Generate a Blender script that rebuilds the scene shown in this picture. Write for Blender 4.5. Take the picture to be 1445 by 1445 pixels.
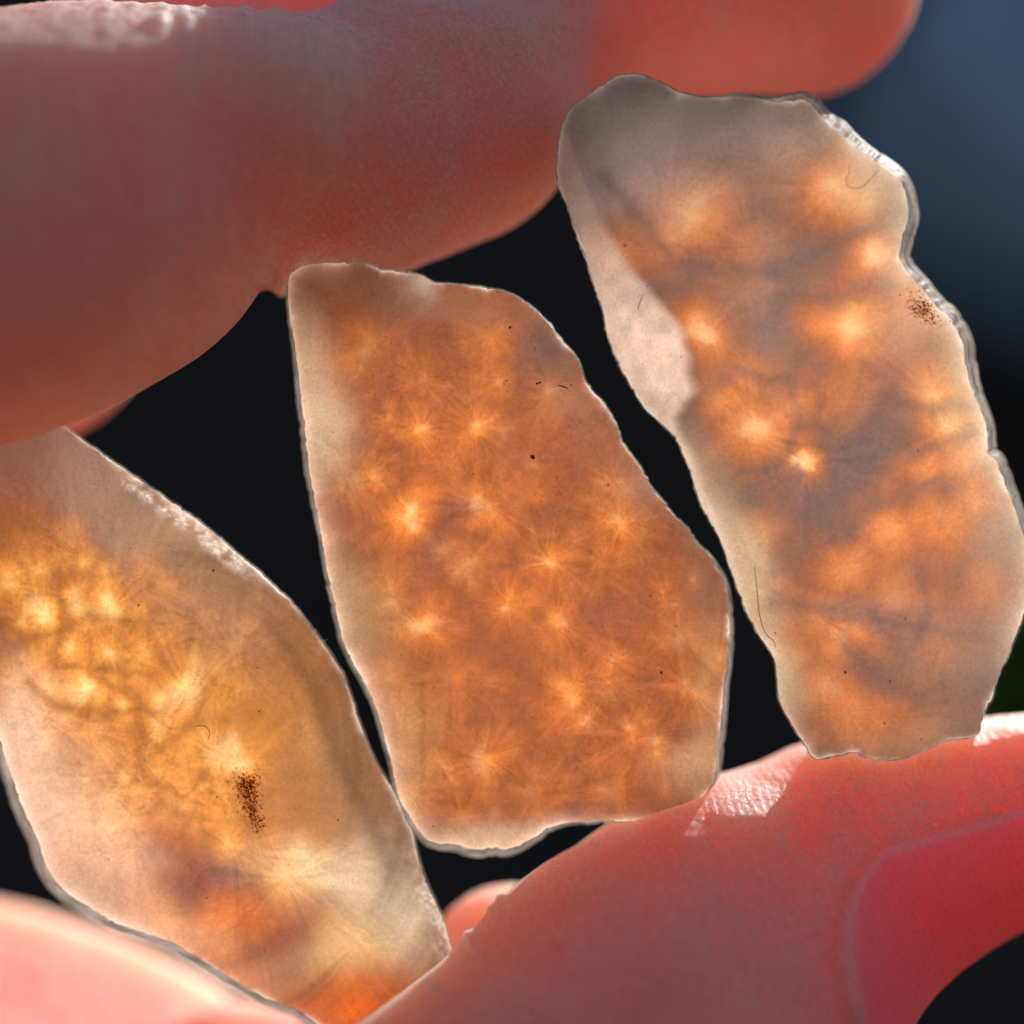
import bpy, math, random
import numpy as np
import openvdb
from mathutils import Vector

# ------------------------------------------------------------------ scale
MM = 0.001                 # the scene is built at real size, in metres
D0 = 130.0                 # mm from the lens to the faces of the stones
S = 64.0 / 1445.0          # mm covered by one photo pixel at that distance
CX = CY = 722.5

sc = bpy.context.scene
for o in list(bpy.data.objects):
    bpy.data.objects.remove(o)

# ------------------------------------------------------------------ camera
cam = bpy.data.cameras.new('camera')
cam.sensor_width = 36.0
cam.lens = 36.0 * D0 / 64.0
cam.clip_start = 0.005
cam.clip_end = 200.0
cam.dof.use_dof = True
cam.dof.focus_distance = 0.1305
cam.dof.aperture_fstop = 8.0
cam_o = bpy.data.objects.new('camera', cam)
cam_o.rotation_euler = (math.pi / 2, 0, 0)
sc.collection.objects.link(cam_o)
sc.camera = cam_o

# ------------------------------------------------------------------ sky and sun
SUN = Vector((0.42, 0.765, 0.49)).normalized()     # towards the sun: behind the stones, up, to the right
elev = math.asin(SUN.z)
azim = math.atan2(SUN.x, SUN.y)                   # clockwise from +Y
w = bpy.data.worlds.new('World')
sc.world = w
w.use_nodes = True
nt = w.node_tree
nt.nodes.clear()
sky = nt.nodes.new('ShaderNodeTexSky')
sky.sky_type = 'NISHITA'
sky.sun_disc = False
sky.sun_elevation = elev
sky.sun_rotation = azim
bg = nt.nodes.new('ShaderNodeBackground')
bg.inputs['Strength'].default_value = 0.05
wo = nt.nodes.new('ShaderNodeOutputWorld')
nt.links.new(sky.outputs[0], bg.inputs['Color'])
nt.links.new(bg.outputs[0], wo.inputs['Surface'])

sun = bpy.data.lights.new('sun', 'SUN')
sun.energy = 5.0
sun.angle = math.radians(0.5)
sun.color = (1.0, 0.955, 0.90)
sun_o = bpy.data.objects.new('sun', sun)
sun_o.rotation_euler = (-SUN).to_track_quat('-Z', 'Y').to_euler()
sc.collection.objects.link(sun_o)

sc.view_settings.view_transform = 'Standard'
sc.view_settings.look = 'None'
sc.view_settings.exposure = 0.78
sc.view_settings.gamma = 1.0
sc.render.engine = 'CYCLES'
sc.cycles.max_bounces = 14
sc.cycles.diffuse_bounces = 6
sc.cycles.transmission_bounces = 12
sc.cycles.transparent_max_bounces = 12
sc.cycles.sample_clamp_indirect = 8.0
sc.cycles.use_denoising = True

# ------------------------------------------------------------------ numpy helpers
def hash3(ix, iy, iz):
    h = (ix.astype(np.uint32) * np.uint32(374761393) + iy.astype(np.uint32) * np.uint32(668265263)
         + iz.astype(np.uint32) * np.uint32(2246822519))
    h = (h ^ (h >> np.uint32(13))) * np.uint32(1274126177)
    h = h ^ (h >> np.uint32(16))
    return (h & np.uint32(0xffff)).astype(np.float32) / 32767.5 - 1.0

def noise3(x, y, z):
    x = np.asarray(x, np.float32); y = np.asarray(y, np.float32) + 0 * x; z = np.asarray(z, np.float32) + 0 * x
    x0 = np.floor(x); y0 = np.floor(y); z0 = np.floor(z)
    fx, fy, fz = x - x0, y - y0, z - z0
    ux, uy, uz = [f * f * f * (f * (f * 6 - 15) + 10) for f in (fx, fy, fz)]
    ix, iy, iz = x0.astype(np.int64), y0.astype(np.int64), z0.astype(np.int64)
    def c(a, b, d): return hash3(ix + a, iy + b, iz + d)
    x00 = c(0,0,0) * (1-ux) + c(1,0,0) * ux; x10 = c(0,1,0) * (1-ux) + c(1,1,0) * ux
    x01 = c(0,0,1) * (1-ux) + c(1,0,1) * ux; x11 = c(0,1,1) * (1-ux) + c(1,1,1) * ux
    return (x00 * (1-uy) + x10 * uy) * (1-uz) + (x01 * (1-uy) + x11 * uy) * uz

def fbm(x, y, z=0.0, octv=4, gain=0.5):
    s = 0.0; a = 1.0; t = 0.0
    for k in range(octv):
        s = s + a * noise3(np.asarray(x) * 2**k + 17.3 * k, np.asarray(y) * 2**k - 9.1 * k, np.asarray(z) * 2**k + 4.7 * k)
        t += a; a *= gain
    return s / t

def sstep(a, b, x):
    t = np.clip((x - a) / (b - a), 0, 1)
    return t * t * (3 - 2 * t)

def lin(rgb):
    c = np.asarray(rgb, np.float64) / 255.0
    return np.where(c <= 0.04045, c / 12.92, ((c + 0.055) / 1.055) ** 2.4)

def at(px, py, y):
    """photo pixel -> point in mm on the plane y mm in front of the lens"""
    px = np.asarray(px, np.float64); py = np.asarray(py, np.float64)
    return np.stack([(px - CX) * S * y / D0, y + 0 * px, -(py - CY) * S * y / D0], -1)

def polydist(X, Y, P, closed=True):
    """distance (pixels) from points to a polyline"""
    P = np.asarray(P, np.float32)
    Q = np.roll(P, -1, 0) if closed else P[1:]
    A = P if closed else P[:-1]
    out = np.empty(X.shape, np.float32)
    for i in range(0, len(X), 4000):
        x = X[i:i+4000, None].astype(np.float32); y = Y[i:i+4000, None].astype(np.float32)
        dx = Q[:, 0] - A[:, 0]; dy = Q[:, 1] - A[:, 1]
        t = np.clip(((x - A[:, 0]) * dx + (y - A[:, 1]) * dy) / (dx * dx + dy * dy + 1e-9), 0, 1)
        out[i:i+4000] = np.sqrt(((x - A[:, 0] - t * dx) ** 2 + (y - A[:, 1] - t * dy) ** 2).min(1))
    return out

# ------------------------------------------------------------------ node helpers
def new_mat(name):
    m = bpy.data.materials.new(name)
    m.use_nodes = True
    m.node_tree.nodes.clear()
    return m, m.node_tree

class N:
    def __init__(self, nt): self.nt = nt
    def __call__(self, kind, **kw):
        n = self.nt.nodes.new(kind)
        for k, v in kw.items():
            if hasattr(n, k): setattr(n, k, v)
        return n
    def set(self, n, **kw):
        for k, v in kw.items(): n.inputs[k].default_value = v
        return n
    def link(self, a, b): self.nt.links.new(a, b)

def principled(name, color, rough=0.6, noise_scale=None, noise_amt=0.2, spec=0.3):
    m, nt = new_mat(name); n = N(nt)
    out = n('ShaderNodeOutputMaterial'); b = n('ShaderNodeBsdfPrincipled')
    b.inputs['Base Color'].default_value = (*color, 1)
    b.inputs['Roughness'].default_value = rough
    b.inputs['Specular IOR Level'].default_value = spec
    if noise_scale:
        tc = n('ShaderNodeTexCoord'); t = n('ShaderNodeTexNoise')
        t.inputs['Scale'].default_value = noise_scale; t.inputs['Detail'].default_value = 6
        r = n('ShaderNodeValToRGB')
        r.color_ramp.elements[0].position = 0.3; r.color_ramp.elements[1].position = 0.7
        r.color_ramp.elements[0].color = (*[c * (1 - noise_amt) for c in color], 1)
        r.color_ramp.elements[1].color = (*[min(1, c * (1 + noise_amt)) for c in color], 1)
        n.link(tc.outputs['Object'], t.inputs['Vector']); n.link(t.outputs['Fac'], r.inputs['Fac'])
        n.link(r.outputs['Color'], b.inputs['Base Color'])
    n.link(b.outputs[0], out.inputs['Surface'])
    return m

def link_mesh(name, verts, faces, mat, parent=None, smooth=True):
    me = bpy.data.meshes.new(name)
    me.from_pydata(verts if isinstance(verts, list) else verts.tolist(), [], faces if isinstance(faces, list) else faces.tolist())
    me.update()
    if smooth: me.polygons.foreach_set('use_smooth', [True] * len(me.polygons))
    me.materials.append(mat)
    o = bpy.data.objects.new(name, me)
    sc.collection.objects.link(o)
    if parent: o.parent = parent
    return o

# ------------------------------------------------------------------ background, far out of focus
def build_background():
    wall = principled('shaded wall', (0.050, 0.040, 0.038), 0.9, 3.0, 0.25, 0.1)
    # a wall in its own shade, 1.7 m behind the hand
    x0, x1, z0, z1, y0, y1 = -2.5, 2.5, -1.3, 0.72, 1.7, 1.82
    V = [(x, y, z) for z in (z0, z1) for y in (y0, y1) for x in (x0, x1)]
    F = [(0, 1, 5, 4), (3, 2, 6, 7), (1, 3, 7, 5), (2, 0, 4, 6), (4, 5, 7, 6), (0, 2, 3, 1)]
    o = link_mesh('wall', V, F, wall, smooth=False)
    o['kind'] = 'structure'
    g = principled('dark soil', (0.03, 0.026, 0.022), 0.95, 9.0, 0.3, 0.1)
    n = 24
    V = []; F = []
    for j in range(n + 1):
        for i in range(n + 1):
            x = (i / n - 0.5) * 60; y = (j / n - 0.3) * 60
            V.append((x, y, -1.3 + 0.02 * math.sin(x * 1.3) * math.cos(y * 1.7)))
    for j in range(n):
        for i in range(n):
            a = j * (n + 1) + i
            F.append((a, a + 1, a + n + 2, a + n + 1))
    o = link_mesh('ground', V, F, g)
    o['kind'] = 'structure'
    # haze blue shape, added in place of a flare haze at the upper right
    blue = principled('haze blue', (0.30, 0.42, 0.58), 0.75, 18.0, 0.25, 0.25)
    U, W = 72, 40
    c = Vector((0.60, 1.42, 0.265))
    V = []; F = []
    for j in range(W + 1):
        th = math.pi * j / W
        for i in range(U):
            ph = 2 * math.pi * i / U
            d = Vector((math.sin(th) * math.cos(ph), math.sin(th) * math.sin(ph), math.cos(th)))
            f = 1 + 0.05 * math.sin(5 * ph + 3 * th) * math.sin(th) + 0.025 * math.sin(11 * ph - 4 * th) * math.sin(th)
            V.append((c.x + 0.36 * d.x * f, c.y + 0.20 * d.y * f, c.z + 0.20 * d.z * f))
    for j in range(W):
        for i in range(U):
            F.append((j * U + i, (j + 1) * U + i, (j + 1) * U + (i + 1) % U, j * U + (i + 1) % U))
    o = link_mesh('haze_shape', V, F, blue)
    o['label'] = 'blurred navy blue shape, added for the haze behind the fingers at the upper right'
    o['category'] = 'cloth'
    # green plant at the right edge
    leafm, nt = new_mat('green leaf'); n_ = N(nt)
    out = n_('ShaderNodeOutputMaterial'); mix = n_('ShaderNodeMixShader')
    d = n_('ShaderNodeBsdfDiffuse'); t = n_('ShaderNodeBsdfTranslucent')
    tx = n_('ShaderNodeTexNoise'); tx.inputs['Scale'].default_value = 40
    r = n_('ShaderNodeValToRGB')
    r.color_ramp.elements[0].color = (0.09, 0.21, 0.06, 1); r.color_ramp.elements[1].color = (0.24, 0.40, 0.09, 1)
    tc = n_('ShaderNodeTexCoord'); n_.link(tc.outputs['Object'], tx.inputs['Vector'])
    n_.link(tx.outputs['Fac'], r.inputs['Fac'])
    n_.link(r.outputs['Color'], d.inputs['Color']); n_.link(r.outputs['Color'], t.inputs['Color'])
    mix.inputs[0].default_value = 0.5
    n_.link(d.outputs[0], mix.inputs[1]); n_.link(t.outputs[0], mix.inputs[2]); n_.link(mix.outputs[0], out.inputs['Surface'])
    root = bpy.data.objects.new('plant', None)
    root.location = (0.128, 0.40, -0.285)
    sc.collection.objects.link(root)
    root['label'] = 'blurred green plant behind the thumb at the right edge'
    root['category'] = 'plant'
    rnd = random.Random(4)
    V = []; F = []
    for j in range(13):
        z = j / 12 * 0.25
        for i in range(6):
            a = i * math.pi / 3
            V.append((0.006 * math.sin(j * .4) + 0.0022 * math.cos(a), 0.0022 * math.sin(a), z))
    for j in range(12):
        for i in range(6):
            F.append((j*6+i, j*6+(i+1) % 6, (j+1)*6+(i+1) % 6, (j+1)*6+i))
    link_mesh('stem', V, F, leafm, root)
    for k in range(60):
        z = 0.205 + 0.055 * k / 59
        a = k * 2.4 + rnd.uniform(-.3, .3) if k % 2 else math.pi + rnd.uniform(-.7, .7)
        L = rnd.uniform(0.045, 0.065); Wd = L * 0.3
        V = []; F = []
        for i in range(9):
            s = i / 8
            wd = Wd * math.sin(math.pi * s ** 0.8) + 0.0004
            h = 0.35 * L * math.sin(s * 1.9) - 0.25 * L * s * s
            for q in (-1, -0.5, 0, 0.5, 1):
                V.append((L * s, q * wd, h + 0.25 * abs(q) * wd))
        for i in range(8):
            for q in range(4):
                F.append((i*5+q, i*5+q+1, (i+1)*5+q+1, (i+1)*5+q))
        ca, sa = math.cos(a), math.sin(a)
        V = [(x*ca - y*sa, x*sa + y*ca, zz + z) for x, y, zz in V]
        link_mesh('leaf', V, F, leafm, root)

build_background()

# ------------------------------------------------------------------ the hand: one continuous skin
def P(px, py, y): return at(px, py, y)
def R(r, y): return r * S * y / D0

GO = np.array([-150.0, 98.0, -92.0]); VOX = 0.6
GN = (int(200 / VOX), int(104 / VOX), int(140 / VOX))

def box_of(lo, hi, pad):
    a = np.clip(np.floor((lo - pad - GO) / VOX).astype(int), 0, GN)
    b = np.clip(np.ceil((hi + pad - GO) / VOX).astype(int) + 1, 0, GN)
    return a, b

def grid_pts(a, b):
    return [((np.arange(a[i], b[i]) * VOX + GO[i]).astype(np.float32)).reshape([-1 if j == i else 1 for j in range(3)]) for i in range(3)]

def smin(a, b, k):
    h = np.clip(0.5 + 0.5 * (b - a) / k, 0, 1)
    return b * (1 - h) + a * h - k * h * (1 - h)

def cone_sdf(x, y, z, A, B, ra, rb, fy=1.0):
    ba = B - A; L2 = float(ba @ ba)
    t = np.clip(((x - A[0]) * ba[0] + (y - A[1]) * ba[1] + (z - A[2]) * ba[2]) / max(L2, 1e-6), 0, 1)
    dx = x - A[0] - t * ba[0]; dy = (y - A[1] - t * ba[1]) / fy; dz = z - A[2] - t * ba[2]
    return np.sqrt(dx * dx + dy * dy + dz * dz) - (ra + (rb - ra) * t)

def ell_sdf(x, y, z, C, r):
    k0 = np.sqrt(((x - C[0]) / r[0]) ** 2 + ((y - C[1]) / r[1]) ** 2 + ((z - C[2]) / r[2]) ** 2)
    k1 = np.sqrt(((x - C[0]) / r[0] ** 2) ** 2 + ((y - C[1]) / r[1] ** 2) ** 2 + ((z - C[2]) / r[2] ** 2) ** 2)
    return k0 * (k0 - 1) / np.maximum(k1, 1e-6)

class Field:
    def __init__(self): self.prims = []; self.cuts = []
    def trim(self, d, x, y, z):
        for nn, pt, k in self.cuts:
            d = -smin(-d, -((x - pt[0]) * nn[0] + (y - pt[1]) * nn[1] + (z - pt[2]) * nn[2]), k)
        return d
    def chain(self, nodes, k=2.0, fy=1.0):
        nodes = [(np.asarray(p, float), r) for p, r in nodes]
        for (p, r), (q, s) in zip(nodes[:-1], nodes[1:]):
            self.prims.append(('c', p, q, r, s, k, fy))
    def cut_ell(self, c, r, nrm, pt, k=2.0):
        nrm = np.asarray(nrm, float); nrm = nrm / np.linalg.norm(nrm)
        self.prims.append(('p', np.asarray(c, float), np.asarray(r, float), k, nrm, np.asarray(pt, float)))
    def ell(self, c, r, k=2.0): self.prims.append(('e', np.asarray(c, float), np.asarray(r, float), k))
    def value(self, x, y, z, prim):
        if prim[0] == 'c': return cone_sdf(x, y, z, *prim[1:5], prim[6])
        e = ell_sdf(x, y, z, prim[1], prim[2])
        if prim[0] == 'p':
            nn, pt = prim[4], prim[5]
            e = -smin(-e, -((x - pt[0]) * nn[0] + (y - pt[1]) * nn[1] + (z - pt[2]) * nn[2]), 2.0)
        return e
    def at_points(self, Q):
        d = None
        for p in self.prims:
            v = self.value(Q[:, 0], Q[:, 1], Q[:, 2], p)
            k = p[5] if p[0] == 'c' else p[3]
            d = v if d is None else smin(d, v, k)
        return self.trim(d, Q[:, 0], Q[:, 1], Q[:, 2])
    def raster(self):
        G = np.full(GN, 30.0, np.float32)
        for p in self.prims:
            if p[0] == 'c':
                lo = np.minimum(p[1] - p[3], p[2] - p[4]); hi = np.maximum(p[1] + p[3], p[2] + p[4]); k = p[5]
            else:
                lo = p[1] - p[2]; hi = p[1] + p[2]; k = p[3]
            a, b = box_of(lo, hi, 6.0)
            if (b <= a).any(): continue
            x, y, z = grid_pts(a, b)
            v = np.minimum(self.value(x, y, z, p), 30.0).astype(np.float32)
            sl = tuple(slice(a[i], b[i]) for i in range(3))
            G[sl] = smin(G[sl], v, k)
        if self.cuts:
            G = self.trim(G, *grid_pts(np.zeros(3, int), np.array(GN))).astype(np.float32)
        return G

def node(px, py, y, r): return (P(px, py, y), R(r, y))

index = Field()
index.chain([(np.array([-86, 130, -14.]), 12.5), node(-520, 560, 122, 300), node(-200, 370, 123, 292), node(0, 312, 126, 283), node(120, 268, 129, 282)], 3.0)
index.chain([node(405, 302, 135, 96), node(525, 284, 136.5, 86)], 2.0)
index.ell(P(350, 199, 136), (R(250, 136), 15.0, R(178, 136)), 3.0)
index.ell(P(500, 208, 136), (R(215, 136), 8.5, R(180, 136)), 2.0)
index.ell(P(590, 174, 138), (R(228, 138), 8.0, R(179, 138)), 1.5)
index.ell(P(650, 60, 139), (R(172, 139), 7.5, R(130, 139)), 2.5)
nn = np.array([0.06, -0.48, 1.0]); index.cuts.append((nn / np.linalg.norm(nn), P(330, 40, 123), 2.0))   # flattened back of the knuckle
middle = Field()
middle.chain([(np.array([-90, 150, -20.]), 11.5), node(-420, 640, 153, 215), node(-60, 470, 153, 180), node(30, 445, 152, 172), node(230, 150, 152, 166), node(640, 8, 151, 152), node(900, -24, 149, 162), node(1128, -34, 147, 170)], 2.0)
thumb = Field()
thumb.chain([(np.array([-72, 128, -60.]), 15.0), (np.array([-26, 121, -59.]), 12.5), node(560, 1760, 122, 290), node(760, 1640, 126, 292),
             node(905, 1470, 131, 272), node(1040, 1345, 135, 243), node(1195, 1232, 137, 182), node(1330, 1178, 138, 151), node(1450, 1146, 138, 128), node(1545, 1120, 138, 108)], 2.0)
palm = Field()
palm.ell((-98, 142, -40), (34, 19, 34), 3)
palm.chain([(np.array([-120, 142, -50.]), 20), (np.array([-150, 142, -60.]), 20)], 8)
palm.chain([(np.array([-72, 128, -60.]), 15.0), (np.array([-95, 138, -45.]), 17)], 8)
palm.cut_ell(P(-60, 1600, 154), (R(560, 154), 17, R(420, 154)), (0.34, -0.52, 0.9), P(110, 1300, 166), 3)          # fleshy part seen low at the left
palm.chain([node(330, 1545, 154, 132), node(520, 1620, 150, 170), node(640, 1560, 146, 150)], 4)
palm.chain([node(-70, 1790, 158, 230), (np.array([-70, 146, -54.]), 12)], 6)
palm.chain([node(720, 1372, 143, 122), node(640, 1600, 146, 190)], 3)   # skin fold behind the thumb
ring = Field()
ring.chain([(np.array([-92, 163, -30.]), 11), (np.array([-62, 180, -34.]), 9.2), (np.array([-58, 176, -52.]), 8.6), (np.array([-68, 165, -56.]), 8)], 2)
little = Field()
little.chain([(np.array([-95, 176, -42.]), 10), (np.array([-72, 190, -48.]), 8.2), (np.array([-70, 184, -62.]), 7.6), (np.array([-78, 174, -66.]), 7)], 2)

G = palm.raster()
for f, k in ((index, 2.5), (middle, 2.5), (thumb, 2.5), (ring, 2.0), (little, 2.0)):
    g = f.raster()
    # fingers only run into the palm at their roots; elsewhere they meet as touching skin
    a = np.broadcast_to(((np.arange(GN[0]) * VOX + GO[0]).reshape(-1, 1, 1)), GN)
    kk = np.where(a < -60, 6.0, np.where((a > -6) & (f is middle), 9.0, 0.5)).astype(np.float32)
    G = smin(G, g, kk)
vg = openvdb.FloatGrid(30.0)
vg.copyFromArray(np.ascontiguousarray(G))
pts, quads = vg.convertToQuads(0.0)
pts = pts * VOX + GO
del G, g
# drop loose specks outside the main body is not needed: the field is one body
def skin_mesh():
    me = bpy.data.meshes.new('hand')
    me.from_pydata((pts * MM).tolist(), [], quads[:, ::-1].tolist())
    me.update()
    tmp = bpy.data.objects.new('tmp', me); sc.collection.objects.link(tmp)
    md = tmp.modifiers.new('s', 'SUBSURF'); md.levels = 1; md.render_levels = 1
    dg = bpy.context.evaluated_depsgraph_get()
    m2 = bpy.data.meshes.new_from_object(tmp.evaluated_get(dg))
    bpy.data.objects.remove(tmp); bpy.data.meshes.remove(me)
    return m2

def thumb_frame():
    """axis of the end of the thumb, in mm"""
    A = P(1195, 1242, 137); B = P(1450, 1160, 138)
    t = (B - A) / np.linalg.norm(B - A)
    f = np.array([0, -1.0, 0]); f = f - (f @ t) * t; f /= np.linalg.norm(f)     # towards the lens
    u = np.cross(t, f); u = u if u[2] > 0 else -u
    return A, t, f, u
TA, TT, TF, TU = thumb_frame()

def nail_coords(Q):
    """along the thumb (mm), angle round it (deg, 0 faces the lens, + up)"""
    d = Q - TA
    s = d @ TT
    # the axis bends a little: follow it
    ax = np.interp(s, [-6, 0, 5.5, 11.5, 16.5], [1.0, 0, -0.55, -0.3, 0.6]) * 0
    a = np.degrees(np.arctan2(d @ TU - ax, d @ TF))
    return s, a

NAIL_A, NAIL_H = -33.0, 52.0                     # centre and half width, degrees
def nail_start(a):
    q = np.clip((a - NAIL_A) / NAIL_H, -1.2, 1.2)
    return -4.0 + 5.2 * np.abs(q) ** 3.2 * np.where(q > 0, 1.0, 0.75) 

def displace_skin(me):
    n = len(me.vertices)
    co = np.empty(n * 3, np.float32); me.vertices.foreach_get('co', co)
    no = np.empty(n * 3, np.float32); me.vertices.foreach_get('normal', no)
    co = co.reshape(-1, 3).astype(np.float64) / MM; no = no.reshape(-1, 3)
    x, y, z = co.T
    px = x * D0 / y / S + CX; py = -z * D0 / y / S + CY
    vis = (px > -250) & (px < 1700) & (py > -250) & (py < 1700)
    d = 0.12 * fbm(x * 0.16, y * 0.16, z * 0.16, 3) + 0.05 * fbm(x * 0.9, y * 0.9, z * 0.9, 2)
    # knuckle creases across the back of the index finger
    fi = index.at_points(co)
    on_i = sstep(2.0, 0.5, np.abs(fi)) * (y < 146)
    top = sstep(150, -10, py) * on_i
    for cxp, dep, wd in ((150, .12, 9), (186, .12, 8), (228, .30, 8), (262, .24, 8), (290, .18, 7), (322, .1, 7), (347, .26, 8), (384, .18, 7), (408, .16, 7), (430, .1, 6), (455, .18, 8), (492, .14, 7), (520, .1, 6), (545, .14, 7)):
        wig = cxp + 10 * fbm(py * 0.02, cxp * 0.37, y * 0.2, 3)
        d -= top * dep * np.exp(-((px - wig) / wd) ** 2) * np.clip(0.6 + 1.2 * fbm(px / 16, py / 14, y * .3, 2), 0, 1.4)
        d += top * dep * 0.15 * np.exp(-((px - wig - 2.2 * wd) / (1.6 * wd)) ** 2)
    d += top * 0.24 * fbm(x * 1.5, y * 1.0, z * 1.3, 5, 0.65) * sstep(110, 20, py)
    # flexion crease under the index, folds radiating from it
    for (x0, y0, x1, y1, dep, wd) in ((400, 402, 470, 330, .55, 9), (395, 398, 300, 340, .22, 7), (410, 392, 330, 310, .18, 6), (385, 400, 300, 372, .16, 6), (240, 325, 180, 300, .12, 6)):
        ex, ey = x1 - x0, y1 - y0; L = math.hypot(ex, ey)
        t = ((px - x0) * ex + (py - y0) * ey) / L
        dd = ((px - x0) * ey - (py - y0) * ex) / L + 4 * fbm(t * 0.03, x0 * .1, 0 * t, 2)
        m = sstep(-20, 0, t) * sstep(L, L * 0.4, t) * on_i
        d -= m * dep * np.exp(-(dd / wd) ** 2)
    # thumb: cuticle fold and nail bed
    ft = thumb.at_points(co)
    on_t = (np.abs(ft) < 2.0) & (x > 4)
    s, a = nail_coords(co)
    q = (a - NAIL_A) / NAIL_H
    e = np.minimum(s - nail_start(a), (1 - np.abs(q)) * 9.0)      # >0 inside the nail
    e = np.where(on_t, e, -9)
    d += 0.22 * np.exp(-((e + 0.7) / 0.7) ** 2) - 0.42 * sstep(-0.25, 0.35, e)
    # thumb pad wrinkles by the fold at the lower left
    on_t2 = (np.abs(ft) < 2.0)
    for (x0, y0, x1, y1, dep, wd) in ((606, 1392, 645, 1420, .5, 7), (700, 1255, 735, 1330, .35, 8), (660, 1320, 690, 1370, .3, 7), (690, 1275, 716, 1330, .25, 6)):
        ex, ey = x1 - x0, y1 - y0; L = math.hypot(ex, ey)
        t = ((px - x0) * ex + (py - y0) * ey) / L
        dd = ((px - x0) * ey - (py - y0) * ex) / L
        d -= sstep(-16, 0, t) * sstep(L, L * 0.3, t) * on_t2 * dep * np.exp(-(dd / wd) ** 2)
    d *= np.where(vis, 1, 0.5)
    co = co + no * d[:, None]
    # flesh gives way where the stones press into it
    bed = me.attributes.new('nail_bed', 'FLOAT', 'POINT')
    bed.data.foreach_set('value', (sstep(-0.25, 0.45, e)).astype(np.float32))
    cut = me.attributes.new('cuticle', 'FLOAT', 'POINT')
    cut.data.foreach_set('value', np.where(on_t, np.exp(-((e - 0.05) / 0.42) ** 2), 0).astype(np.float32))
    me.vertices.foreach_set('co', (co * MM).astype(np.float32).ravel())
    me.polygons.foreach_set('use_smooth', [True] * len(me.polygons))
    me.update()

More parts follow.
